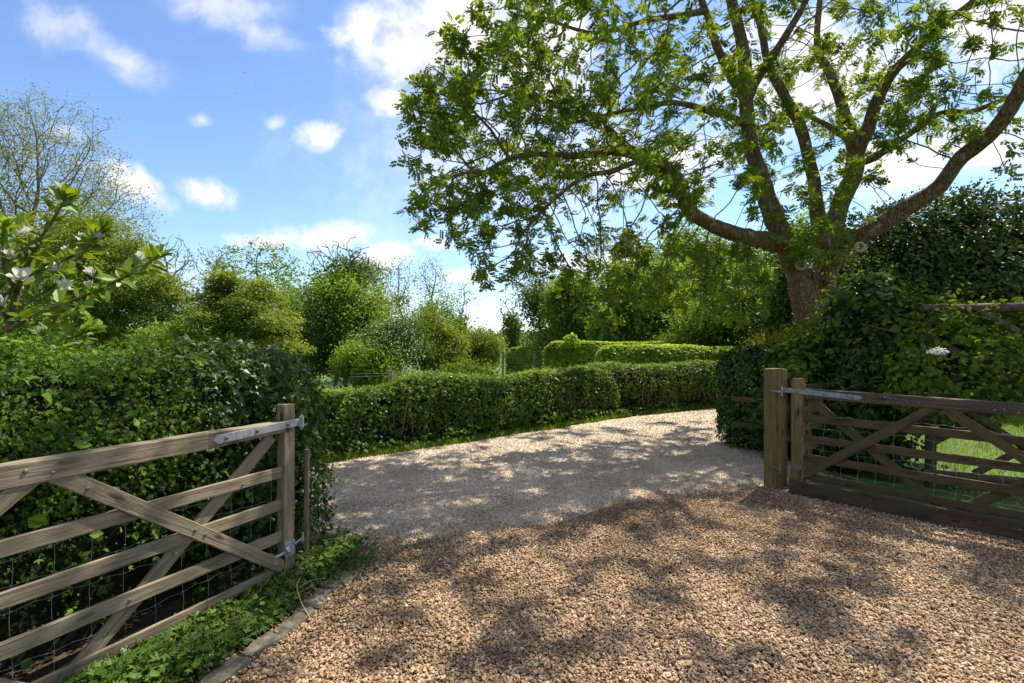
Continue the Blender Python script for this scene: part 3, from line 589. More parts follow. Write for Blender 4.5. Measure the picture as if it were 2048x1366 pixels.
# ------------------------------------------------------------------ hedges and shrubs
def hedge_grid(path, hw, h, nu=None, nv=28, endr=.45, lump=.07, ls=1.6, exp=.5, seed=1, hfun=None, z0=0.0):
    P = np.asarray(path, float); L = np.concatenate(([0], np.cumsum(np.linalg.norm(np.diff(P, axis=0), axis=1)))); tot = L[-1]
    n = nu or max(12, int(tot / .12)); s = np.concatenate((np.linspace(0, endr, 8)[:-1], np.linspace(endr, tot - endr, n), np.linspace(tot - endr, tot, 8)[1:]))
    sp = spline(np.c_[P, np.zeros(len(P))], 200); Ls = np.concatenate(([0], np.cumsum(np.linalg.norm(np.diff(sp, axis=0), axis=1)))); Ls *= tot / Ls[-1]
    cx = np.interp(s, Ls, sp[:, 0]); cy_ = np.interp(s, Ls, sp[:, 1]); tx = np.gradient(cx, s + np.arange(len(s)) * 1e-9); ty = np.gradient(cy_, s + np.arange(len(s)) * 1e-9); k = np.hypot(tx, ty); nx, ny = -ty / k, tx / k
    e = np.minimum(np.minimum(s, tot - s) / endr, 1); f = np.sqrt(np.maximum(1 - (1 - e) ** 2.4, .0004)); fh = .72 + .28 * f
    th = np.linspace(-.05, math.pi + .05, nv); c, sn = np.cos(th), np.sin(np.clip(th, 0, math.pi)); X = np.sign(c) * np.abs(c) ** exp; Z = np.maximum(sn, 0) ** exp
    hh = h * np.ones(len(s)) if hfun is None else np.array([hfun(v) for v in s / tot])
    G = np.zeros((len(s), nv, 3)); off = X[None] * hw * f[:, None]
    G[..., 0] = cx[:, None] + nx[:, None] * off; G[..., 1] = cy_[:, None] + ny[:, None] * off; G[..., 2] = z0 + Z[None] * (hh * fh)[:, None]
    return lumpy(G, lump, ls, seed)
def lumpy(G, lump, ls, seed):
    Nn = grid_normals(G); d = vnoise(G, ls, seed) * 1.3 + vnoise(G, ls * 2.7, seed + 5) * .7 + vnoise(G, ls * 7, seed + 9) * .3
    return G + Nn * (d * lump * 1.6)[..., None]
def grid_normals(G):
    du = np.gradient(G, axis=0); dv = np.gradient(G, axis=1); n = unit(np.cross(dv, du) + 1e-9); c = G.mean((0, 1)); c = c.copy(); c[2] *= .6
    s = np.sign(((G - c) * n).sum(-1).sum()); return n * (s if s else 1)
def dome_grid(c, r, h, nu=40, nv=22, lump=.12, ls=1.3, seed=1, under=.0):
    th = np.linspace(0, 2 * math.pi, nu); ph = np.linspace(-under, math.pi / 2, nv); C = np.maximum(np.cos(ph), .02)
    G = np.zeros((nu, nv, 3)); bulge = C ** .75
    G[..., 0] = c[0] + r[0] * np.cos(th)[:, None] * bulge[None]; G[..., 1] = c[1] + r[1] * np.sin(th)[:, None] * bulge[None]; G[..., 2] = c[2] + h * np.sin(ph)[None]
    Gl = lumpy(G, lump, ls, seed); Gl[-1] = Gl[0]; return Gl
def on_grid(G, n, facing=None):
    A, B, C, D = G[:-1, :-1], G[1:, :-1], G[:-1, 1:], G[1:, 1:]; ar = np.linalg.norm(np.cross(B - A, C - A), axis=-1).ravel(); p = np.cumsum(ar); ids = np.searchsorted(p, rng.random(n) * p[-1]); ids = np.minimum(ids, len(p) - 1)
    i, j = np.unravel_index(ids, A.shape[:2]); u, v = rng.random((n, 1)), rng.random((n, 1)); Nn = grid_normals(G)
    P = A[i, j] * (1 - u) * (1 - v) + B[i, j] * u * (1 - v) + C[i, j] * (1 - u) * v + D[i, j] * u * v; return P, Nn[i, j]
def grid_mesh(G, inset=.1):
    V = G - grid_normals(G) * inset; nu, nv = G.shape[:2]; i, j = np.meshgrid(np.arange(nu - 1), np.arange(nv - 1), indexing='ij'); a = (i * nv + j).ravel(); V = V.reshape(-1, 3).copy(); V[:, 2] = np.maximum(V[:, 2], -.02)
    return V, np.stack((a, a + nv, a + nv + 1, a + 1), 1)
def shell_leaves(G, n, size, tmpl, depth=.1, up=.25, rnd=.75, out=.03, cull=True, fade=0.0, gap=1.9):
    P, Nn = on_grid(G, n)
    if cull:   # leave out the leaves no standpoint near the gateway could see
        view = unit(np.array((0, 0, 2.2)) - P); k = (Nn * view).sum(1) > -.45; P, Nn = P[k], Nn[k]
    n = len(P); dd = rng.random(n) ** 1.6 * depth - rng.random(n) * out; P = P - Nn * dd[:, None]
    clump = vnoise(P, 7, 3); k = rng.random(n) < np.clip(1.0 + clump * gap, .15, 1) * (np.clip(P[:, 2] / fade, .10, 1) ** 1.4 if fade else 1); P, Nn = P[k], Nn[k]; n = len(P)
    N = unit(Nn + rvec(n) * rnd + np.array((0, 0, up))); D = unit(rvec(n) + Nn * .5 + np.array((0, 0, -.35)))
    P[:, 2] = np.maximum(P[:, 2], .012)
    return leaves(P, N, D, size[0] * .8 + (size[1] * 1.2 - size[0] * .8) * rng.random(n) ** 1.5, tmpl)
def sprigs(G, n, ln, size, tmpl, top=True, k=7):
    P, Nn = on_grid(G, n * 3); w = Nn[:, 2] > .45 if top else Nn[:, 2] > -2; P, Nn = P[w][:n], Nn[w][:n]; n = len(P); up = unit(Nn * .7 + np.array((0, 0, .6 if top else .2)) + rng.normal(size=(n, 3)) * .4); L = rng.uniform(*ln, n)
    t = np.tile(np.linspace(.15, 1, k), n); Q = np.repeat(P, k, 0) + np.repeat(up * L[:, None], k, 0) * t[:, None]; Dd = unit(np.repeat(up, k, 0) * .5 + rvec(n * k)); Nl = unit(rvec(n * k) + np.array((0, 0, .8)))
    lv = leaves(Q, Nl, Dd, rng.uniform(*size, n * k) * (1.15 - .5 * t), tmpl); st = []
    return lv
HEDGES = 'hedges around the driveway'

# left hedge, behind the left gate
LH = empty('hedge', (-2.3, 3.9, 0)); tag(LH, 'tall shaggy hawthorn hedge crowding behind the pale left gate', 'hedge', HEDGES)
lp = np.array((-2.24, 3.93)); Gl = hedge_grid([lp - U * .80, lp, lp + U * 1.2, lp + U * 2.4, lp + U * 4.2], .50, 1.6, nv=34, lump=.06, ls=2.2, exp=.42, seed=3, hfun=lambda f: 1.54 + .06 * min(1, f * 6) - .03 * f)
kids = [build('inner_core', [grid_mesh(Gl, .16)], M['core'], LH, True),
        build('hawthorn_leaves', [shell_leaves(Gl, 170000, (.015, .034), LOBED, .20, rnd=.9, fade=1.3, gap=3.2), sprigs(Gl, 420, (.05, .14), (.02, .045), LOBED, True, 8), sprigs(Gl, 260, (.06, .15), (.025, .05), LOBED, False, 7)], M['haw'], LH),
        build('ivy_leaves', [shell_leaves(Gl, 3800, (.03, .05), IVY, .14, fade=.7), shell_leaves(Gl[:16], 8000, (.022, .048), IVY, .10, out=.10, cull=False)], M['ivy'], LH),
        build('young_leaves', [shell_leaves(Gl, 1100, (.04, .075), BROAD, .05, out=.07), sprigs(Gl, 60, (.08, .2), (.04, .065), OVAL, False, 6)], M['bright'], LH)]
rebase(LH, -2.3, 3.9)
sk = beam('wooden_stake', (-1.60, 3.97, -.05), (-1.575, 3.94, .82), .035, .03, M['wood_light'], None); tag(sk, 'thin bare wooden stake standing in the ivy at the left hedge end', 'stake')

# far hedge along the drive (two lengths that meet in a step)
F1 = [(-7.5, 3.35), (-5.2, 5.2), (-2.62 - .35, 6.98 + .42), (-.2 - .3, 9.02 + .4), (1.85 - .3, 10.85 + .4), (2.2, 11.75)]
F2 = [(1.6, 11.75), (2.35 - .3, 11.35 + .55), (3.4 - .25, 11.95 + .38), (4.95 - .2, 12.75 + .4), (8, 14.4), (14, 16.4)]
def far_hedge(label, path, seed, n, hf, extra=()):
    e = empty('hedge'); tag(e, label, 'hedge', HEDGES); G = hedge_grid(path, .46, 1.15, nv=26, lump=.07, ls=1.5, seed=seed, hfun=hf, endr=.3)
    build('inner_core', [grid_mesh(G, .15)], M['core'], e, True); build('leaves', [shell_leaves(G, int(n * 1.5), (.03, .06), BROAD, .18, rnd=.9, fade=.5, gap=2.8), sprigs(G, n // 130, (.06, .18), (.035, .06), OVAL, True, 6)], M['hedge'], e)
    build('ivy_leaves', [shell_leaves(G, int(n * .4), (.035, .06), IVY, .13, fade=.3)], M['ivy'], e)
    build('bright_tips', [shell_leaves(np.ascontiguousarray(G[:, 9:-9]), int(n * .22), (.035, .06), OVAL, .03, out=.06)], M['bright'], e)
    st = []
    for q in rng.uniform(0, 1, 130):
        i = int(q * (len(G) - 3)) + 1; a = G[i, 2].copy() if G[i, 2, 1] < G[i, -3, 1] else G[i, -3].copy(); b = G[i, 13] * .5 + a * .5; a[2] = 0; t = a + (b - a) * .25; t[2] = .3; st += tube(spline([t * .7 + b * .3 * np.array((1, 1, 0)), t + rng.normal(size=3) * .05, b + rng.normal(size=3) * .12], 6), rng.uniform(.006, .014), 4, False)
    tag(build('woody_stems', st, M['bark2'], e, True), kind='stuff')
    rebase(e, path[0][0], path[0][1]); return G
GF1 = far_hedge('long low ivy-mixed hedge along the far edge of the driveway', F1, 11, 52000, lambda f: 1.01 - .12 * math.exp(-((f - .56) / .05) ** 2) + .05 * math.sin(f * 23))
GF2 = far_hedge('low hedge continuing past the step to the drive bend', F2, 12, 30000, lambda f: 1.07 + .04 * math.sin(f * 31))

def clipped(label, path, hw, h, seed, n, size, mat, tmpl=BROAD):
    e = empty('hedge'); tag(e, label, 'hedge', HEDGES); G = hedge_grid(path, hw, h, lump=.04, ls=1.2, exp=.45, seed=seed, endr=.5)
    build('inner_core', [grid_mesh(G, .09)], M['core_green'], e, True); build('leaves', [shell_leaves(G, int(n * 1.9), size, tmpl, .08, up=.8, rnd=.7, gap=1.0)], mat, e); rebase(e, path[0][0], path[0][1]); return G
clipped('small square clipped hedge behind the wire mesh fence', [(-.2, 22.3), (.5, 22.2), (1.25, 22.2)], .55, 1.36, 21, 9000, (.07, .12), M['beech'])
clipped('longest bright clipped hedge with a sprouting bump on top', [(1.15, 17.6), (3, 17.3), (6, 17.0), (10, 17)], .6, 1.62, 22, 32000, (.06, .11), M['beech'])
clipped('nearer bright clipped hedge in front of the longest clipped one', [(2.35, 14.4), (4, 14.3), (6.5, 14.6), (9, 15.4)], .6, 1.50, 23, 30000, (.06, .10), M['beech'])
e = empty('shrub'); G = dome_grid((1.95, 16.9, 1.45), (.28, .28), .42, 20, 12, .08, 4, 5); build('leaves', [shell_leaves(G, 900, (.06, .1), BROAD, .15)], M['beech'], e); tag(e, 'small leafy bump sprouting from the longest clipped hedge', 'shrub'); rebase(e, 1.95, 16.9)

# ivy hedge behind the right post, and the pale feathery shrub on it
e = empty('hedge'); tag(e, 'dense rounded ivy-covered hedge beside the thick right post', 'hedge', HEDGES)
GI = hedge_grid([(3.52, 8.62), (4.0, 8.15), (4.7, 7.5), (5.3, 7.0)], .56, 1.54, nv=30, lump=.05, ls=1.8, exp=.45, seed=31, endr=.55)
build('inner_core', [grid_mesh(GI, .12)], M['core'], e, True); build('leaves', [shell_leaves(GI, 26000, (.035, .068), IVY, .12, up=.1, rnd=.7, fade=.35)], M['ivy'], e)
build('bright_tips', [shell_leaves(GI, 4200, (.03, .055), BROAD, .03, out=.06)], M['hedge'], e); rebase(e, 3.52, 8.62)
e = empty('shrub'); tag(e, 'pale feathery shrub growing above the rounded ivy hedge', 'shrub'); G = dome_grid((5.0, 9.3, .9), (.75, .5), .78, 26, 12, .08, 3, 6)
build('leaves', [sprigs(G, 700, (.15, .35), (.03, .05), RHOMB, False, 10)], M['sparse'], e); build('inner_core', [grid_mesh(G, .1)], M['core'], e, True); rebase(e, 5.0, 9.3)

# big ivy and climber mound over the lattice
e = empty('shrub'); tag(e, 'large dark ivy mound rising behind the right gate below the ash trunk', 'shrub')
GMS = [dome_grid((4.65, 6.95, .0), (.72, .66), 2.36, 44, 26, .17, 1.5, 41), dome_grid((4.05, 7.3, .0), (.5, .45), 1.62, 36, 22, .14, 1.7, 42), dome_grid((5.15, 6.55, 1.0), (.72, .5), 1.05, 36, 22, .15, 1.6, 43, under=.45), dome_grid((4.45, 6.5, .0), (.48, .36), 1.5, 30, 20, .13, 1.8, 46)]; GM = GMS[0]
build('inner_core', [grid_mesh(q, .22) for q in GMS], M['core'], e, True)
build('ivy_leaves', [shell_leaves(q, 11000, (.035, .08), IVY, .28, up=.2, rnd=.85, fade=.6, gap=3.0) for q in GMS] + [sprigs(q, 60, (.15, .4), (.04, .07), IVY, False, 8) for q in GMS], M['ivy'], e); build('broad_leaves', [shell_leaves(np.ascontiguousarray(q[:, 11:]), 900, (.06, .105), BROAD, .05, out=.14, up=.7, gap=4) for q in GMS[:3]] + [sprigs(q, 60, (.2, .55), (.05, .10), OVAL, True, 8) for q in GMS], M['hedge'], e); rebase(e, 4.65, 6.95)
e = empty('climber'); tag(e, 'loose bright-leaved climber trailing over the rustic crossed-pole fence', 'climber')
GC = dome_grid((5.25, 5.75, 1.2), (.95, .40), .82, 40, 18, .15, 2.2, 44, under=.5); st = []
for k in range(16):
    th = rng.uniform(0, 6.28); p0 = np.array((5.3 + rng.uniform(-.9, .9), 5.75, 1.3)); p1 = p0 + np.array((rng.normal() * .5, rng.normal() * .25 - .05, rng.uniform(-.25, .65))); p2 = p1 + np.array((rng.normal() * .3, rng.normal() * .2, -.15)); st += tube(spline([p0, p1, p2], 8), .004, 4, False)
build('stems', st, M['pole'], e); build('leaves', [shell_leaves(GC, 4600, (.04, .08), BROAD, .3, up=.6, cull=False), sprigs(GC, 110, (.12, .4), (.04, .075), OVAL, False, 8)], M['hedge'], e)
build('yellow_leaves', [shell_leaves(GC, 260, (.05, .09), OVAL, .2, up=.6, cull=False)], M['bright'], e); rebase(e, 5.55, 5.75)
fl = at(1875, 703, 5.25); q = rvec(150) * np.array((.10, .07, .04)) * rng.random((150, 1)) ** .5 + fl
tag(build('flower_head', [leaves(q, unit(rvec(150) * .4 + np.array((0, -.5, 1))), rvec(150), .032, RHOMB)], [M['blossom']]), 'flat creamy white flower head among the climber leaves', 'flower')

# large evergreen at the right
e = empty('evergreen_shrub'); tag(e, 'huge dark glossy evergreen shrub filling the right behind the fence', 'shrub')
GE = dome_grid((12.4, 14.6, .0), (4.6, 3.0), 5.6, 60, 30, .34, .7, 51); big = shell_leaves(GE, 60000, (.10, .17), OVAL, .8, up=.5)
build('leaves', [big, sprigs(GE, 500, (.15, .4), (.10, .16), OVAL, True, 7)], M['laurel'], e)
build('yellow_leaves', [shell_leaves(np.ascontiguousarray(GE[:, 16:]), 420, (.08, .13), OVAL, .1, up=.7)], M['old_leaf'], e)
br = []
for k in range(40):
    th = rng.uniform(math.pi * .85, math.pi * 2.1); p0 = np.array((12.4 + rng.normal() * .5, 14.6, 0)); p2 = np.array((12.4 + 4.1 * math.cos(th), 14.6 + 2.6 * math.sin(th), rng.uniform(1.5, 4.8))); br += tube(spline([p0, p0 * .6 + p2 * .4 + (0, 0, 1.0), p2], 8), np.linspace(.06, .015, 8), 5, False)
build('branches', br, M['bark'], e); build('inner_core', [grid_mesh(GE, .75)], M['core'], e, True); rebase(e, 12.4, 14.6)

# ------------------------------------------------------------------ the ash tree
AT = empty('ash_tree'); tag(AT, 'big spreading ash tree with twin trunks overhanging the driveway', 'tree')
D0 = 10.0
base = np.array((6.0, 10.0, 0.0))
def ip(*l): return [at(*p) for p in l]
limbs = [ # (points (pixel x, pixel y, depth), start radius, end radius)
    ([(1665, 870, 10.0), (1640, 760, 10.0), (1618, 650, 10), (1590, 535, 9.9), (1545, 430, 9.8), (1527, 373, 9.8), (1500, 281, 9.7), (1493, 211, 9.6), (1488, 110, 9.4), (1466, 10, 9.2), (1440, -120, 9.0), (1430, -260, 9)], .34, .07),
    ([(1680, 870, 10.3), (1665, 740, 10.3), (1652, 620, 10.3), (1652, 527, 10.3), (1676, 422, 10.4), (1706, 351, 10.4), (1712, 305, 10.4)], .28, .19),
    ([(1712, 305, 10.4), (1697, 250, 10.4), (1680, 198, 10.5), (1657, 140, 10.6), (1635, 97, 10.7), (1640, 0, 11), (1660, -150, 11.3)], .17, .05),
    ([(1714, 303, 10.4), (1733, 263, 10.3), (1754, 202, 10.2), (1782, 149, 10), (1833, 97, 9.8), (1886, 48, 9.6), (1950, 0, 9.4), (2040, -80, 9.2)], .18, .06),
    ([(1718, 325, 10.4), (1740, 320, 10.2), (1789, 288, 9.9), (1833, 259, 9.6), (1877, 228, 9.3), (1943, 222, 9.0), (2010, 198, 8.7), (2090, 170, 8.5)], .10, .04),
    ([(1716, 300, 10.4), (1690, 275, 10.6), (1640, 243, 10.9), (1590, 225, 11.2), (1530, 250, 11.5)], .10, .03),
    ([(1655, 560, 10.1), (1636, 439, 10.1), (1631, 382, 10.2), (1613, 299, 10.2), (1596, 242, 10.2), (1561, 176, 10.2), (1535, 123, 10.2), (1520, 50, 10.3), (1480, -60, 10.4)], .20, .06),
    ([(1497, 190, 9.6), (1520, 150, 9.5), (1561, 88, 9.4), (1613, 0, 9.2), (1670, -110, 9)], .13, .05),
    ([(1494, 200, 9.6), (1470, 165, 9.4), (1435, 97, 9.1), (1411, 22, 8.8), (1370, -90, 8.5)], .14, .05),
    ([(1650, 560, 9.9), (1684, 492, 9.6), (1736, 465, 9.2), (1811, 417, 8.8), (1877, 373, 8.5), (1921, 316, 8.2), (1987, 263, 7.8), (2031, 198, 7.5), (2080, 110, 7.2), (2150, 20, 7)], .215, .10),
    ([(1562, 490, 9.8), (1530, 482, 9.5), (1495, 474, 9.2), (1429, 452, 8.9), (1376, 417, 8.7), (1362, 373, 8.5), (1329, 330, 8.3), (1285, 316, 8.1), (1225, 303, 7.9), (1150, 312, 7.7), (1043, 310, 7.4), (956, 351, 7.2)], .23, .03),
    ([(1362, 373, 8.5), (1290, 320, 8.4), (1219, 263, 8.4), (1202, 233, 8.4), (1131, 220, 8.3), (1040, 170, 8.2)], .11, .025),
    ([(1285, 316, 8.1), (1230, 340, 7.9), (1175, 351, 7.7), (1130, 380, 7.6), (1087, 420, 7.5), (1040, 470, 7.4)], .06, .02),
    ([(1486, 246, 9.6), (1430, 224, 9.2), (1351, 206, 8.8), (1285, 215, 8.4), (1219, 228, 8.0), (1120, 250, 7.6)], .09, .025),
    ([(1411, 22, 8.8), (1300, 40, 8.3), (1190, 65, 8), (1100, 40, 7.8)], .07, .025),
]
wood = []; npos, npar, nrad = [], [], []
for pts, r0, r1 in limbs:
    r0 *= .84; r1 *= .84
    P = spline(ip(*pts), len(pts) * 6); n = len(P); t = np.linspace(0, 1, n); r = (r0 + (r1 - r0) * t ** .75) * (1 + .10 * vnoise(P, 2.2, 4) + .06 * vnoise(P, 6, 8)); P = P + .02 * np.c_[vnoise(P, 3, 1), vnoise(P, 3, 2), vnoise(P, 3, 3)]
    wood.append((P, r)); st0 = len(npos); k0 = 8 if r0 > .28 else 0
    for i in range(k0, n, 2): npos.append(P[i]); npar.append(-1); nrad.append(r[i])
def bark_tube(P, r, sides=18):
    V, F = tube(P, r, sides, False)[0]; c = np.repeat(P, sides, 0); o = V - c; L = np.linalg.norm(o, axis=1, keepdims=True); q = V.copy(); q[:, 2] *= .45
    return c + o * (1 + .20 * vnoise(q, 5, 2) + .16 * vnoise(q, 13, 5) + .12 * vnoise(q, 26, 3))[:, None], F
build('trunk', [bark_tube(*wood[0], 26), bark_tube(*wood[1], 24)], M['bark'], AT, True)
for P, r in wood[2:]: build('limb', [bark_tube(P, r, 14)], M['bark'], AT, True)
for (px, py, d, r) in ((1602, 529, 9.55, .085), (1719, 494, 9.1, .075), (1722, 322, 10.1, .07)):
    c = at(px, py, d); a = np.linspace(0, 2 * math.pi, 15); ring = np.c_[np.cos(a), np.zeros(15), np.sin(a)] * r; build('pruning_scar', tube(c + ring, .026, 6, False), M['cut'], AT, True)
attr = []
def ell(px, py, d, rx, ry, rz, n): attr.append((at(px, py, d), (rx, ry * (1.4 if ry > 1 else 1.15), rz), n))
ell(1090, 250, 7.9, 2.2, 1.5, 1.75, 800); ell(980, 350, 7.5, 1.35, 1.1, 1.05, 260); ell(930, 400, 7.4, 1.0, .8, .7, 100); ell(870, 320, 7.4, .65, .6, .95, 85); ell(1010, 520, 7.4, .55, .6, .45, 60); ell(940, 230, 7.6, .75, .8, .95, 90)
ell(1070, 480, 7.6, .9, .8, .7, 130); ell(1060, 60, 8.0, .75, .9, .8, 90); ell(1270, 120, 8.4, 1.9, 1.8, 1.9, 150); ell(1330, 400, 8.6, 1.5, 1.2, 1.2, 110)
ell(1480, 90, 9.2, 2.0, 1.8, 1.7, 95); ell(1680, 60, 9.6, 2.0, 2.0, 1.6, 150); ell(1880, 110, 8.7, 1.5, 1.6, 1.4, 135); ell(2020, 60, 8.2, 1.2, 1.4, 1.2, 95)
ell(1590, 310, 9.2, 1.4, .8, 1.2, 46); ell(1400, 545, 8.9, 1.25, .9, .8, 190); ell(1230, 560, 8.3, .85, .7, .8, 100); ell(1880, 240, 8.3, 1.1, .9, .6, 75); ell(2040, 310, 7.2, .25, .6, .35, 14); ell(1680, 400, 9.3, .7, .5, .9, 60); ell(1650, 500, 9.0, .7, .4, .3, 12); ell(1560, 400, 9.0, .7, .4, .7, 36); ell(1440, 610, 8.6, .8, .6, .35, 40)
attr += [(np.array((3.0, 8.8, 9.0)), (2.9, 2.3, 1.8), 70), (np.array((6.2, 10.2, 10.0)), (3.4, 2.6, 2.2), 80), (np.array((2.9, 12.2, 6.2)), (3.0, 1.6, 1.7), 70), (np.array((6.6, 12.4, 7.0)), (3.0, 1.6, 2.0), 70), (np.array((4.6, 5.6, 6.9)), (2.1, 1.3, .9), 26), (np.array((7.4, 5.6, 7.2)), (1.8, 1.5, 1.2), 26), (np.array((1.9, 6.4, 7.2)), (1.5, 1.1, .8), 20), (np.array((9.4, 9.0, 9.0)), (2.6, 2.4, 2.4), 12), (np.array((8.4, 7.0, 7.6)), (1.9, 1.3, 1.6), 30), (np.array((4.6, 7.0, 8.0)), (1.8, 1.2, 1.2), 18)]
A = ellipsoid_pts(attr)
pos, par = colonize(npos, npar, A, .16, 1.5, .24, (0, 0, -.14), 140, .18)
n0 = len(npos); kids = np.bincount(par[par >= 0], minlength=len(pos)); rad = pipe_radii(par, .0062, 2.25, .075)
V, F = edges_tubes(pos, par, rad, 5); tw = build('twigs', [(V, F)], M['bark2'], AT)
tips = np.where(kids[n0:] == 0)[0] + n0
thin = np.where((rad < .011) & (np.arange(len(pos)) >= n0))[0]; thin = thin[rng.random(len(thin)) < .16]
def tufts(P, k, size, spread):
    n = len(P); Q = np.repeat(P, k, 0) + rng.normal(size=(n * k, 3)) * spread; h = rvec(n * k); h[:, 2] = h[:, 2] * .6 - .12; D = unit(h); N = unit(rvec(n * k) * .85 + np.array((0, 0, .7)))
    return leaves(Q, N, D, rng.uniform(*size, n * k), ASH)
P1 = pos[tips]; P2 = pos[thin]; s1 = rng.random(len(P1))
big_ = rng.random(len(P1)) < .22
build('crown', [tufts(P1[~big_], 14, (.10, .19), .05), tufts(P1[big_], 32, (.11, .20), .07), tufts(P2, 5, (.10, .18), .05)], M['ash'], AT)
rebase(AT, 6.0, 10.0)

# ------------------------------------------------------------------ magnolia over the left hedge
MG = empty('magnolia'); tag(MG, 'magnolia with big pale green leaves and white flowers over the left hedge', 'shrub')
MS = [([(-40, 900, 3.9), (-5, 760, 3.85), (15, 669, 3.8), (30, 600, 3.8), (48, 534, 3.8), (55, 489, 3.8), (40, 440, 3.8)], .035, .006), ([(40, 560, 3.8), (70, 500, 3.7), (90, 462, 3.65), (117, 422, 3.6), (134, 390, 3.6)], .016, .005),
      ([(5, 600, 3.8), (45, 560, 3.75), (80, 539, 3.7), (119, 522, 3.65), (154, 509, 3.6), (184, 487, 3.55), (203, 465, 3.55)], .016, .005),
      ([(15, 660, 3.8), (90, 622, 3.7), (162, 594, 3.6), (211, 571, 3.55), (249, 554, 3.5), (286, 534, 3.45), (318, 510, 3.45)], .016, .005),
      ([(-10, 735, 3.8), (45, 698, 3.65), (100, 686, 3.55), (154, 672, 3.5), (180, 655, 3.5)], .014, .005), ([(20, 650, 3.8), (-10, 600, 3.7), (-50, 560, 3.6)], .012, .005), ([(10, 640, 3.8), (60, 640, 3.7), (110, 640, 3.65), (150, 625, 3.6)], .011, .004), ([(40, 590, 3.8), (10, 540, 3.7), (5, 490, 3.65), (12, 450, 3.6)], .011, .004), ([(45, 560, 3.8), (20, 500, 3.85), (-5, 440, 3.8)], .011, .004), ([(30, 620, 3.8), (60, 600, 3.9), (110, 570, 4.0), (130, 545, 4.0)], .011, .004)]
st = []; lp_, ld = [], []
for k, (pts, r0, r1) in enumerate(MS):
    P = spline(ip(*pts), len(pts) * 7); st += tube(P, np.linspace(r0, r1, len(P)), 7); T = unit(np.gradient(P, axis=0)); lo = int(len(P) * (.45 if k == 0 else .22))
    for i in range(lo, len(P)):
        for q in range(3 if i < len(P) - 3 else 5): lp_.append(P[i] + rng.normal(size=3) * .012); ld.append(T[i] * (.9 if i > len(P) - 4 else .45) + rvec(1)[0] * .8 + np.array((0, 0, .28)))
lp_, ld = np.array(lp_), unit(np.array(ld)); k = rng.random(len(lp_)) < .72; lp_, ld = lp_[k], ld[k]; n = len(lp_)
build('stems', st, M['bark2'], MG, True)
MLEAF = T_([(0, 0, 0), (.16, .25, .05), (.23, .6, .06), (.1, .9, .02), (0, 1.02, -.05), (-.1, .9, .02), (-.23, .6, .06), (-.16, .25, .05), (0, .3, .0), (0, .62, .0)], [(0, 1, 2, 9), (9, 2, 3, 4), (0, 9, 6, 7), (9, 4, 5, 6)])
build('leaves', [leaves(lp_, unit(rvec(n) * .8 + np.array((.1, -.45, .6))), ld, rng.uniform(.065, .14, n), MLEAF)], M['magnolia'], MG)
PET = T_([(0, 0, 0), (.22, .3, .10), (.3, .65, .16), (.12, .95, .1), (-.12, .95, .1), (-.3, .65, .16), (-.22, .3, .10), (0, .35, .0), (0, .65, .03)], [(0, 1, 2, 8), (8, 2, 3, 4), (0, 8, 5, 6), (8, 4, 5, 5)])
PET = (PET[0], np.array([(0, 1, 2, 8), (0, 8, 5, 6), (8, 2, 3, 4)])); PET = (np.vstack((PET[0], (0, .97, .09))), np.array([(0, 1, 2, 8), (0, 8, 5, 6), (8, 2, 3, 9), (8, 9, 4, 5)]))
for i, (px, py, d, sz, open_) in enumerate([(50, 472, 3.7, .085, .8), (27, 520, 3.7, .09, .8), (40, 560, 3.55, .10, 1.0), (157, 482, 3.6, .07, .4), (199, 480, 3.55, .07, .5), (138, 505, 3.6, .06, .4), (119, 542, 3.6, .075, .7), (122, 580, 3.55, .09, .9), (185, 553, 3.5, .075, .6), (279, 520, 3.45, .07, .6), (182, 574, 3.5, .05, .5), (8, 612, 3.6, .09, .8), (70, 668, 3.55, .06, .6)]):
    c = at(px, py, d); ax = unit(rng.normal(size=3) * .35 + np.array((.1, -.25, 1))); a = np.arange(8) * 2.4 + rng.random(); u = unit(np.cross(ax, (1, 0, 0))); w = np.cross(ax, u); rad_ = np.cos(a)[:, None] * u + np.sin(a)[:, None] * w
    op = np.where(np.arange(8) < 4, open_ * 1.1, open_ * .5)[:, None]; Dd = unit(ax * (1.15 - op * .6) + rad_ * op); Nn = unit(ax * op - rad_ * (1.0 - op * .35) * -1 * -1); build('flower', [leaves(c + rad_ * .004, Nn, Dd, sz * .95 * rng.uniform(.85, 1.1, 8), PET)], M['petal'], MG, True)
rebase(MG, -3.7, 3.9)

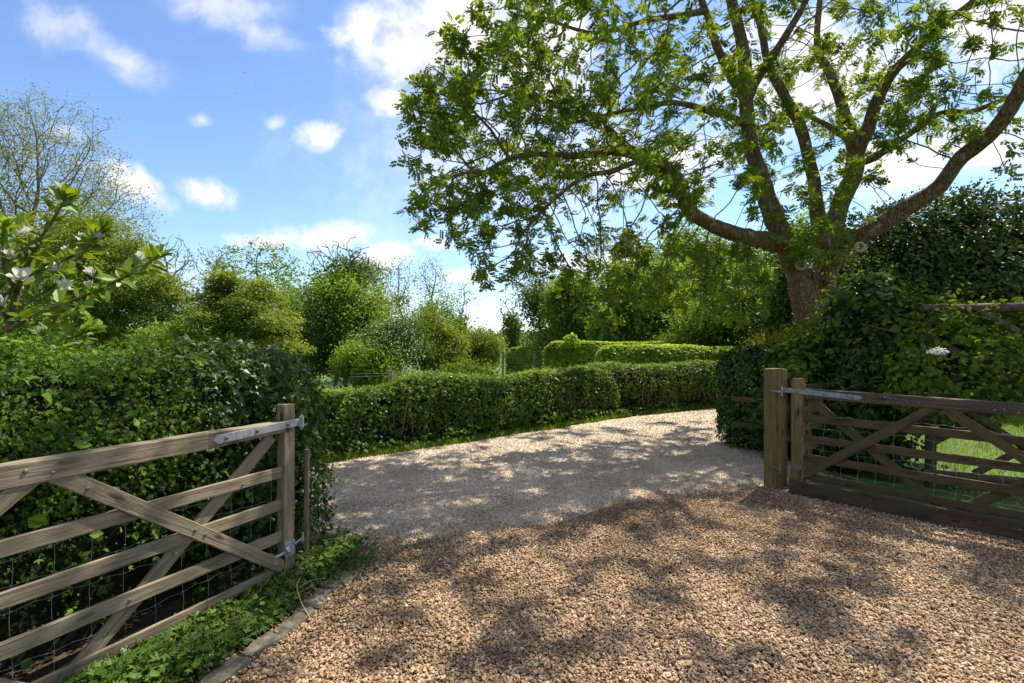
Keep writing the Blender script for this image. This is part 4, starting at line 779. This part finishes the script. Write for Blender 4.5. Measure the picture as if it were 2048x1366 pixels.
# ------------------------------------------------------------------ background trees
def tree(name, label, bx, d, crowns, leaf, mat, trunk_r=.12, step=None, tip=.012, lean=0.0, bark='bark_bg', per=40, spread=.35, flat=1.0, bare=0.0, up=.6, group='trees beyond the hedges', cat='tree', start=.45, ivy=None, trop=(0, 0, .05), lens=None, infl=None, kill=None, jit=.16, twigs=True, fill=True, mult=2):
    """crowns: (pixel x, pixel y, rx, ry(depth), rz in metres, attractors); every crown stands around depth d"""
    e = empty(name); tag(e, label, cat, group); b = np.array(((bx - 1024) / 1024 * d, d, 0.0))
    ells = [(at(c[0], c[1], d + (c[6] if len(c) > 6 else 0)), (c[2], c[3], c[4]), int(c[5] * mult)) for c in crowns]; A = ellipsoid_pts(ells); cc = np.concatenate([np.repeat(np.asarray(e_[0])[None], e_[2], 0) for e_ in ells]); dv = A - cc; A = cc + dv * (1.05 + .95 * vnoise(unit(dv) * 2.0 + d, 1, 6) + .5 * vnoise(unit(dv) * 5 + d, 1, 7))[:, None]
    A = A[vnoise(A, 1.5, 8) > -.16]; A[:, 2] = np.maximum(A[:, 2], .1)
    c0 = ells[0][0]; top = np.array((b[0] + (c0[0] - b[0]) * .8 + lean, b[1] + (c0[1] - b[1]) * .8, max(.5, c0[2] - ells[0][1][2] * start))); H = float(np.linalg.norm(top - b)); s = step or max(.18, H / 14); s *= .8; n = max(3, int(H / s))
    tr = np.array([b + (top - b) * i / n + np.array((vnoise(np.array([[i * .31, d, bx * .1]]), 1, 1)[0], vnoise(np.array([[i * .31, d, bx * .1]]), 1, 2)[0], 0)) * .25 * H * .12 * min(i, 3) for i in range(n + 1)])
    sc_ = np.cbrt(np.prod(ells[0][1])); pos, par = colonize(tr, [-1] + list(range(n)), A, s, infl or sc_ * 1.1, (kill or s * 1.35) * .75, trop, 120, jit)
    rad = pipe_radii(par, tip, 2.2); rad *= min(1.0, trunk_r / rad[0]); rad = np.maximum(rad, tip * .8); V, F = edges_tubes(pos, par, rad, 5)
    tk = build('trunk', [(V, F)], M[bark], e)
    kids = np.bincount(par[par >= 0], minlength=len(pos)); T_i = np.where((kids == 0) & (np.arange(len(pos)) > n))[0]; thin = np.where((rad < tip * 2.6) & (np.arange(len(pos)) > n))[0]
    src = np.concatenate((T_i, thin[rng.random(len(thin)) < .5])); P = pos[src]
    if bare > 0: P = P[rng.random(len(P)) > bare]
    if per >= 12 and fill: P = np.concatenate((P, A)); per = int(per * 1.5)
    ctr = A.mean(0); Q = np.repeat(P, per, 0); off = rng.normal(size=Q.shape) * spread; off[:, 2] *= flat; Q = Q + off
    Nn = unit(rvec(len(Q)) * (.85 if flat > .7 else .8) + unit(Q - ctr) * .35 + np.array((0, 0, up))); Dd = unit(rvec(len(Q)) + np.array((0, 0, -.25)) + unit(Q - ctr) * .3)
    ls = lens or (.06, .10); build('crown', [leaves(Q, Nn, Dd, ls[0] * .8 + (ls[1] * 1.15 - ls[0] * .8) * rng.random(len(Q)) ** 1.4, leaf)], M[mat], e)
    if ivy:
        lo, hi, rr, cnt = ivy; J = np.where((pos[:, 2] > lo) & (pos[:, 2] < hi) & (rad > np.quantile(rad, .86)))[0]
        if len(J):
            pk = pos[J[rng.integers(0, len(J), cnt)]] + rng.normal(size=(cnt, 3)) * rr; build('ivy', [leaves(pk, unit(rvec(cnt) + (0, -.3, .3)), unit(rvec(cnt) + (0, 0, -.6)), rng.uniform(.07, .13, cnt), IVY)], M['dark_bg'], e)
    rebase(e, b[0], b[1]); return e

# left group
tree('spring_tree', 'tall domed tree with fine twigs and sparse new leaves at far left', 40, 26, [(75, 385, 4.6, 3.5, 3.6, 620), (180, 440, 2.2, 2, 2.2, 190), (20, 280, 2.6, 2.5, 1.7, 200), (-60, 420, 3, 3, 4, 200), (60, 530, 4.2, 3, 2.4, 220)], RHOMB, 'fresh', .28, .34, .007, per=11, bare=.15, spread=.2, lens=(.06, .12), infl=2.6, kill=.36, start=.7, mult=7)
tree('evergreen_tree', 'olive green layered evergreen between the domed tree and the bare twiggy tree', 240, 19, [(235, 580, 1.8, 1.5, 1.7, 330), (180, 500, 1.6, 1.2, 1.4, 220), (305, 575, .95, .9, .5, 90), (130, 640, 1.6, 1.2, 1.0, 120), (230, 660, 2.0, 1.4, .6, 90)], OVAL, 'maple', .16, .25, .01, per=22, spread=.19, flat=.4, lens=(.06, .11), kill=.34)
tree('bare_tree', 'leaning bare twiggy tree behind the olive evergreen', 300, 25, [(352, 545, 1.0, 1.2, 1.3, 210), (385, 590, .8, .9, .7, 60), (312, 510, .35, .6, 1.0, 60)], RHOMB, 'sparse', .16, .28, .011, per=3, spread=.1, lens=(.06, .11), bare=.3, infl=1.6, kill=.3, jit=.25)
tree('ash_sapling', 'airy tree with tufted pale leaves behind the layered maple', 500, 21, [(520, 520, 1.3, 1.0, .62, 130), (570, 545, .7, .8, .8, 50), (470, 545, .9, 1, .5, 60)], OVAL, 'green_bg', .10, .26, .009, per=16, fill=False, spread=.12, lens=(.07, .14), infl=1.5, kill=.42)
tree('ash_sapling', 'fine-twigged tree with few leaves left of the tufted airy tree', 430, 22, [(425, 530, .95, .9, .65, 150), (400, 510, .5, .6, .35, 40)], RHOMB, 'sparse', .1, .25, .011, per=6, spread=.14, lens=(.07, .12), infl=1.4, kill=.3)
tree('maple_tree', 'dense layered yellow-green maple just above the left hedge', 470, 13.5, [(470, 630, 1.25, 1.15, .85, 330), (480, 575, .75, .7, .45, 110), (400, 680, 1.0, .9, .35, 110), (530, 690, .9, .9, .4, 110), (470, 700, 1.3, 1, .45, 110)], OVAL, 'maple', .12, .16, .008, per=26, spread=.13, flat=.28, up=1.0, lens=(.05, .085), kill=.22, trop=(0, 0, -.03))
tree('ivy_tree', 'ivy-clad tree with bare dead branches at its top', 672, 19, [(690, 530, 1.4, 1.0, .85, 150), (655, 520, .8, .8, .7, 60), (735, 520, .6, .6, .6, 50)], RHOMB, 'sparse', .22, .28, .012, per=3, spread=.12, lens=(.05, .08), bare=.6, ivy=(1.0, 4.4, .28, 5200), infl=1.5, kill=.32, jit=.28, start=.9)
tree('leafy_tree', 'full green leafy tree clothing the ivy-clad tree', 690, 18, [(690, 640, 1.05, 1.0, 1.2, 220), (715, 700, 1.35, 1.0, .9, 170), (655, 590, .6, .6, .6, 60)], BROAD, 'green_bg', .14, .24, .01, per=26, spread=.2, lens=(.06, .11), kill=.36)
tree('dark_bush', 'dark grey-green open bush left of the ivy-clad tree', 605, 17, [(608, 660, .55, .6, 1.0, 150), (612, 720, .65, .6, .6, 70)], RHOMB, 'dark_bg', .07, .2, .008, per=20, spread=.15, lens=(.05, .085), cat='bush', infl=1.2)
for lab, px, dd, cr, iv in (('slim bare tree, leftmost of the three thin trees in the middle', 803, 24, [(800, 560, .8, .8, 1.0, 120), (790, 610, .7, .7, .6, 50)], None), ('forked bare tree with ivied stems, middle of the three thin trees', 855, 23, [(865, 560, .9, .8, 1.05, 150), (885, 610, .6, .5, .6, 40)], (.6, 3.2, .14, 2200)), ('small leaning tree with an ivied trunk, rightmost of the three thin trees', 912, 22, [(925, 600, .65, .7, .85, 110)], (.6, 2.6, .16, 2200))):
    tree('thin_tree', lab, px, dd, cr, RHOMB, 'sparse', .09, .22, .007, per=5, mult=4, spread=.13, lens=(.06, .10), ivy=iv, infl=1.5, kill=.3, jit=.25, start=.9)
for lab, nm, px, dd, cr, mt, ln in (('hawthorn bush speckled with white blossom below the slim bare tree', 'hawthorn_bush', 775, 16, [(775, 700, 1.15, .9, .75, 200), (800, 660, .6, .6, .5, 50)], 'dark_bg', (.045, .075)),
        ('low fresh green bush in front of the blossoming hawthorn', 'green_bush', 740, 15, [(735, 725, 1.0, .6, .5, 130)], 'green_bg', (.06, .1)), ('olive bush under the forked bare tree', 'olive_bush', 850, 19, [(850, 690, .9, .9, .9, 170), (890, 700, .7, .7, .7, 80)], 'maple', (.06, .1)),
        ('yellowish bush right of the small leaning tree', 'olive_bush', 950, 21, [(950, 700, .95, .8, .75, 160), (940, 725, .6, .6, .5, 60)], 'maple', (.06, .1)), ('bright leafy bush peeping over the long low hedge', 'green_bush', 930, 13, [(930, 756, .6, .5, .22, 90)], 'hedge', (.06, .1)),
        ('shadowy bush filling in below the domed tree', 'dark_bush', 60, 17, [(60, 680, 1.8, 1, 1.1, 240), (330, 690, 1.0, .8, .7, 120)], 'green_bg', (.06, .1))):
    e = tree(nm, lab, px, dd, cr, OVAL, mt, .06, .2, .007, per=24, spread=.15, lens=ln, cat='bush', group='bushes beyond the hedges', kill=.28, start=.8)
    if nm == 'hawthorn_bush':
        c = np.array(at(775, 695, 15.4)); q = rvec(900) * rng.random((900, 1)) ** .3 * np.array((1.25, .9, .85)) + c; o = build('blossom', [leaves(q, unit(rvec(900) + (0, -.5, .6)), rvec(900), rng.uniform(.03, .07, 900), RHOMB)], M['blossom'], e); o.matrix_parent_inverse = Matrix.Translation(-e.location)
for nm, lab, px, dd, cr, mt, ln, pr in (('leafy_tree', 'pale green tree filling the gap between the maple and the ivy-clad tree', 575, 24, [(570, 620, 1.2, 1, 1.2, 160)], 'green_bg', (.07, .12), 18), ('leafy_tree', 'olive tree behind the slim bare tree', 765, 22, [(765, 620, 1.1, 1, 1.0, 150), (740, 560, .6, .6, .7, 50)], 'maple', (.06, .11), 14),
        ('leafy_tree', 'light green tree around the ivied stems of the forked bare tree', 865, 21, [(870, 650, .9, .9, .9, 150)], 'green_bg', (.06, .1), 16), ('leafy_tree', 'hazy olive tree behind the magnolia', 130, 21, [(120, 560, 2.4, 1.3, 1.9, 300)], 'maple', (.07, .12), 18), ('leafy_tree', 'sage green tree between the leaning bare tree and the maple', 350, 19, [(345, 650, 1.1, 1, .9, 150)], 'dark_bg', (.06, .1), 18)):
    tree(nm, lab, px, dd, cr, OVAL, mt, .1, .24, .009, per=pr, spread=.18, lens=ln, kill=.34)
# right group
tree('spire_tree', 'small dark ivied spire with bare twigs in the middle distance', 1030, 23, [(1028, 650, .4, .5, .65, 80), (1015, 620, .45, .5, .55, 45)], RHOMB, 'dark_bg', .1, .22, .010, per=8, spread=.12, lens=(.06, .1), ivy=(.3, 2.6, .2, 2600), infl=1.2, bare=.3)
tree('airy_tree', 'round-headed airy tree with a dark ivied trunk left of the green maples', 1078, 26, [(1082, 580, 1.25, 1.2, .95, 280)], RHOMB, 'sparse', .14, .26, .008, per=7, mult=4, spread=.18, lens=(.06, .11), ivy=(.6, 4.4, .42, 6500), infl=1.6, kill=.3, start=.9)
tree('dark_tree', 'full leafy tree beside the airy round-headed tree', 1150, 23, [(1150, 615, 1.2, 1.1, 1.4, 300), (1130, 680, 1.2, 1, .7, 110)], BROAD, 'green_bg', .14, .28, .010, per=26, spread=.23, lens=(.07, .13), kill=.4)
tree('tall_tree', 'tallest pale airy tree seen through the hanging ash twigs', 1215, 30, [(1220, 530, 1.6, 1.5, 1.9, 300), (1260, 500, 1.1, 1.2, 1.3, 120), (1190, 590, 1.2, 1.1, 1.0, 90)], RHOMB, 'sparse', .2, .36, .011, per=10, spread=.22, lens=(.09, .15), infl=2, kill=.4)
tree('maple_tree', 'bright mid green maple in the middle behind the clipped hedges', 1290, 20, [(1290, 605, 1.6, 1.3, 1.5, 380), (1240, 665, 1.2, 1, .8, 130), (1350, 650, 1.2, 1, .9, 130)], BROAD, 'green_bg', .15, .26, .010, per=26, spread=.22, lens=(.08, .14), kill=.38)
tree('maple_tree', 'green maple rising behind the middle one under the ash limb', 1390, 25, [(1385, 555, 2.0, 1.4, 1.9, 360), (1330, 580, 1.4, 1.1, 1.4, 150), (1470, 580, 1.7, 1.2, 1.7, 200)], BROAD, 'green_bg', .16, .32, .011, per=24, spread=.28, lens=(.09, .15), kill=.45)
tree('hornbeam_tree', 'dark horizontally layered tree with visible stem behind the clipped hedges', 1472, 16, [(1460, 625, 1.4, 1.1, 1.0, 280), (1530, 600, 1.0, .9, 1.0, 170), (1400, 670, .9, .9, .4, 80), (1560, 670, .8, .8, .5, 80)], OVAL, 'green_bg', .13, .2, .009, per=20, spread=.19, flat=.35, up=.9, lens=(.06, .1), kill=.3)
tree('holly_tree', 'very dark dense tree tucked behind the ash trunks', 1600, 13.5, [(1600, 600, .65, .8, 1.5, 240), (1570, 660, .6, .7, .8, 90), (1660, 560, .7, .8, 1.2, 100)], OVAL, 'laurel', .1, .2, .008, per=26, spread=.17, lens=(.05, .09), kill=.3)
tree('leafy_tree', 'pale leafy tree glimpsed between the ash trunk and the layered dark tree', 1530, 21, [(1540, 520, 1.3, 1.1, 1.1, 200), (1600, 480, 1.2, 1, 1.1, 110)], BROAD, 'green_bg', .13, .3, .010, per=14, spread=.22, lens=(.07, .12), kill=.42)
# far wood closing the horizon
n = 26000; th = rng.uniform(-1.0, 1.0, n); dd = rng.uniform(120, 160, n); hh = 2.2 + 3.2 * np.clip(.5 + vnoise(np.c_[th * 30, dd * 0, dd * 0], 1, 2) + .5 * vnoise(np.c_[th * 90, dd * 0, dd * 0], 1, 3), .1, 1.3); P = np.c_[np.tan(th) * dd, dd, hh * rng.random(n) ** .6]
tag(build('far_wood', [leaves(P, unit(rvec(n) + (0, -.4, .4)), rvec(n), rng.uniform(.7, 1.3, n), RHOMB)], M['dark_bg']), 'low far line of trees on the horizon', 'wood', kind='stuff')

# ------------------------------------------------------------------ field fences
def post_thing(px, py, d, label, cat='post', w=.07, parent=None, group=None, nm='fence_post'):
    p = at(px, py, d); o = beam(nm, (p[0], p[1], -.1), (p[0], p[1], p[2]), w, w, M['wood_light'], parent); return o
FN = empty('wire_fence'); tag(FN, 'sagging wire field fence with a grey post showing above the long low hedge', 'fence')
post_thing(782, 741, 10.6, '', parent=FN); post_thing(905, 750, 11.6, '', parent=FN)
st = []
for k in range(2):
    a, b, c = at(700, 748 + k * 6, 10.2), at(782, 746 + k * 5, 10.55), at(905, 752 + k * 5, 11.6)
    st += tube(spline([a, (a + b) / 2 + (0, 0, -.0), b], 8), .0014, 4, False) + tube(spline([b, b * .7 + c * .3 + (0, 0, -.13), c], 10), .0014, 4, False)
for i in range(0):
    a = at(700, 748, 10.2) * (1 - i / 22) + at(782, 746, 10.55) * i / 22; st += tube([a, a + (0.03, 0, -.10)], .0015, 4, False)
build('wires', st, M['wire'], FN); rebase(FN, -2.5, 10.6)
FN = empty('rail_fence'); tag(FN, 'short length of grey post and rail fence on the grass beyond the low hedge', 'fence')
for px, py in ((848, 742), (862, 738), (895, 744)): post_thing(px, py, 13.6, '', parent=FN, w=.06)
for z in (.82, .55): beam('rail', (-2.45, 13.55, z), (-1.5, 13.65, z - .02), .07, .03, M['wood_light'], FN)
rebase(FN, -2.1, 13.6)
FN = empty('mesh_fence'); tag(FN, 'tall wire mesh fence on grey posts before the small clipped hedge', 'fence')
for px in (1006, 1068, 1132): post_thing(px, 703, 20, '', parent=FN, w=.09)
st = []; a, b = at(1006, 704, 19.95), at(1132, 704, 19.95)
for z in np.arange(.1, 1.26, .115): st += tube([(a[0], a[1], z), (b[0], b[1], z)], .001, 4, False)
for x in np.arange(a[0], b[0], .25): st += tube([(x, a[1], .1), (x, a[1], 1.26)], .001, 4, False)
build('wires', st, M['wire'], FN); rebase(FN, .2, 20)

# ------------------------------------------------------------------ ground cover, verge, lawn, small things
def blades(P, h, name, label, mat=None, w=.12):
    n = len(P); t = T_([(-w / 2, 0, 0), (w / 2, 0, 0), (w * .35, .55, .06), (-w * .35, .55, .06), (.0, 1, .2), (0.001, 1, .2)], [(0, 1, 2, 3), (3, 2, 5, 4)]); D = unit(np.array((0, 0, 1.)) + rng.normal(size=(n, 3)) * .4); N = rvec(n); N[:, 2] *= .2
    return tag(build(name, [leaves(P, N, D, rng.uniform(*h, n), t)], mat or M['blade']), label, 'grass', kind='stuff')
def verge(path, n, wid, off): 
    sp = spline(np.c_[np.array(path), np.zeros(len(path))], 300)[:, :2]; T = unit(np.gradient(sp, axis=0)); Nn = np.c_[T[:, 1], -T[:, 0]]; i = rng.integers(0, 300, n); P = sp[i] + Nn[i] * (off + wid * (rng.random(n)[:, None] ** 1.3) * (1 + 1.2 * vnoise(np.c_[sp[i], i * 0], 1.4, 5)[:, None])); return np.c_[P, np.zeros(n) - .005]
front = lambda F, o: [(p[0] + o * .62, p[1] - o * .72) for p in F]
V1 = verge(F1, 15000, .22, .42); V2 = verge(F2, 9000, .2, .42)
blades(np.concatenate((V1, V2)), (.04, .12), 'grass_verge', 'strip of bright grass and weeds along the foot of the drive hedges')
Vw = np.concatenate((verge(F1, 2600, .2, .42), verge(F2, 1800, .18, .42))); Vw[:, 2] = rng.uniform(.03, .22, len(Vw)) * (1 + 1.2 * vnoise(Vw, .9, 3)); k = len(Vw)
tag(build('verge_weeds', [leaves(Vw, unit(rvec(k) * .7 + (0, 0, .8)), rvec(k), rng.uniform(.05, .09, k), LOBED)], M['cover']), 'leafy weeds growing at the foot of the drive hedges', 'weeds', kind='stuff')
n = 60000; P = np.c_[rng.uniform(3.2, 14, n), rng.uniform(4.6, 13.5, n)]; P = P[(P[:, 0] < P[:, 1] * 1.1) & (P[:, 0] > 6.6 - .78 * (P[:, 1] - 3) + 0.3) & (P[:, 0] > .42 * P[:, 1] + .7) & ((P[:, 0] - 3.16) * .764 + (P[:, 1] - 5.65) * .645 > .25)]
blades(np.c_[P, P[:, 0] * 0], (.03, .075), 'lawn', 'bright mown lawn seen through the right gate', w=.16)
# bed by the left gate: soft lobed leaves on short stalks, ivy, grass
def bed_pts(n):
    t = rng.random(n); a = rng.random(n); y = 1.9 + t * 2.0; xk = np.interp(y, kp[::-1, 1], kp[::-1, 0]) - .09; xg = -1.604 - .415 * (3.634 - y) / .91 - .1; xk = np.where(y > 3.4, -1.28, xk); return np.c_[xk + (xg - xk) * a, y]
P = bed_pts(3600); dg_ = np.clip(((P[:, 0] + 1.604) * .91 - (P[:, 1] - 3.634) * .415) / .35, .12, 1.0); hgt = (.03 + .15 * rng.random(len(P)) ** 1.2) * (1 + 1.3 * vnoise(np.c_[P, P[:, 0] * 0], 4, 7)) * dg_ * np.where(P[:, 1] > 3.0, .55, 1); k = (vnoise(np.c_[P, P[:, 0] * 0], 5, 2) > -.22); P, hgt = P[k], hgt[k]; n = len(P)
B3 = np.c_[P, np.maximum(hgt, .015)]; parts = [leaves(B3, unit(rvec(n) * .6 + (0, -.1, 1)), rvec(n) * (1, 1, .3), rng.uniform(.022, .058, n), LOBED)]
for q in range(0, n, 4): parts += tube([(P[q, 0] + rng.normal() * .015, P[q, 1] + rng.normal() * .015, 0), B3[q]], .0016, 3, False)
tag(build('leafy_ground_cover', parts, M['cover']), 'low leafy weeds covering the bed under the left gate', 'ground cover', kind='stuff')
n = 1500; q = np.abs(rng.normal(size=n)) * .5; P = np.c_[rng.normal(size=n) * .14 - 1.38, rng.normal(size=n) * .18 + 3.85]; k = np.abs(P[:, 1] - 3.9) < .6; P = P[k]; n = len(P); hz = rng.random(n) * .10 * np.exp(-((P[:, 0] + 1.3) / .3) ** 2)
tag(build('leafy_weeds', [leaves(np.c_[P, hz + .01], unit(rvec(n) * .6 + (0, 0, 1)), rvec(n) * (1, 1, .3), rng.uniform(.025, .06, n), LOBED)], M['cover']), 'clump of weeds spilling onto the gravel beside the stake', 'weeds', kind='stuff')
P = bed_pts(900); blades(np.c_[P, P[:, 0] * 0], (.03, .11), 'bed_grass', 'wisps of grass among the weeds in the bed'); P = bed_pts(500); n = len(P); tag(build('dead_leaves', [leaves(np.c_[P, rng.uniform(.01, .05, n)], unit(rvec(n) * .6 + (0, 0, 1)), rvec(n) * (1, 1, .2), rng.uniform(.02, .045, n), OVAL)], [leaf_mat('brown_litter', [(.09, .05, .025), (.17, .11, .05), (.24, .17, .09)], .1)]), 'brown leaf litter on the soil of the bed', 'leaf litter', kind='stuff')
P = bed_pts(1500); n = len(P); tag(build('bed_ivy', [leaves(np.c_[P, rng.uniform(.012, .05, n)], unit(rvec(n) * .5 + (0, 0, 1)), rvec(n) * (1, 1, .2), rng.uniform(.03, .06, n), IVY)], M['ivy']), 'dark ivy creeping over the soil of the bed', 'ivy', kind='stuff')
n = 420; t = rng.random(n); P = np.c_[np.interp(t, [0, .35, .65, .85, 1], [-1.25, -.59, .53, 1.14, 2.9]) + rng.normal(size=n) * .05, np.interp(t, [0, .35, .65, .85, 1], [3.96, 4.22, 4.7, 5.2, 5.75]) + rng.normal(size=n) * .04, np.full(n, .008)]; P = P[(t < .42) | (t > .93)]
blades(P, (.015, .05), 'gravel_grass', 'thin tufts of grass where the two gravels meet')
n = 260; P = sample_poly(APRON, 2.2, 6.0, 9); k = len(P); tag(build('fallen_leaves', [leaves(np.c_[P, np.full(k, .028)], unit(rvec(k) * .35 + (0, 0, 1)), rvec(k) * (1, 1, .1), rng.uniform(.018, .04, k), OVAL)], [leaf_mat('dry_leaf', [(.10, .06, .02), (.2, .15, .04), (.07, .10, .02)])]), 'scattered dry leaves and ash bits on the gravel', 'fallen leaves', kind='stuff')
# ivy trailing over the left hedge end onto the gravel
# fallen twig, stones, dandelion, birds
tw_ = tube(spline([(-1.42, 3.42, .06), (-1.37, 3.26, .09), (-1.27, 3.08, .085), (-1.17, 2.98, .03)], 14), np.linspace(.005, .0025, 14), 5) + tube(spline([(-1.36, 3.24, .085), (-1.30, 3.3, .11), (-1.2, 3.29, .13)], 8), .0022, 4) + tube(spline([(-1.33, 3.18, .085), (-1.24, 3.2, .13)], 5), .002, 4)
tag(build('fallen_twig', tw_, M['cut'], None, True), 'pale forked dead twig lying across the edging stones', 'twig')
def rock(loc, s, label, mat, nm='stone'):
    tv, tf = fine_t[3]; o = build(nm, [(tv * s, tf)], M[mat], None, True); o.location = loc; tag(o, label, 'stone')
rock((-2.13, 2.18, .12), np.array((.035, .03, .028)), 'pale rounded stone behind the bottom of the left gate', 'pale_rock')
c = at(975, 858, 9.0); c[2] = .19
DN = empty('dandelion'); tag(DN, 'single yellow dandelion at the foot of the long low hedge', 'flower'); q = rvec(60); build('flower_head', [leaves(np.repeat(c[None], 60, 0), unit(q + (0, -.3, .8)), q, .045, RHOMB)], M['yellow'], DN); build('stem', tube([(c[0], c[1], 0), c], .004, 4), M['cover'], DN); rebase(DN, c[0], c[1])
for px, py, a, lab in ((490, 145, .3, 'tiny dark bird, highest of the three in the blue sky'), (512, 171, -.4, 'tiny dark bird, rightmost of the three in the blue sky'), (470, 187, 1.2, 'tiny dark bird, lowest of the three in the blue sky')):
    V, F = [], []; body = tube([(-.09, 0, 0), (-.05, 0, .012), (.03, 0, .012), (.08, 0, .0), (.1, 0, 0)], [.004, .022, .026, .014, .003], 8)
    for s in (1, -1):
        body.append((np.array([(.03, 0, .015), (.01, s * .1, .05), (-.05, s * .2, .02), (-.02, s * .09, .04), (-.03, 0, .015), (.03, 0, .006), (.01, s * .1, .042), (-.05, s * .2, .018), (-.02, s * .09, .032), (-.03, 0, .006)]), np.array([(0, 1, 3, 4), (1, 2, 3, 3), (5, 6, 8, 9), (0, 1, 6, 5), (4, 3, 8, 9)])[[0, 2, 3, 4]]))
        body.append((np.array([(.01, s * .1, .05), (-.05, s * .2, .02), (-.02, s * .09, .04)]), np.array([(0, 1, 2)])))
    o = build('bird', body, M['black']); o.scale = (.6, .6, .6); o.location = at(px, py, 38); o.rotation_euler = (.2, 0, a); tag(o, lab, 'bird', 'birds in the sky')
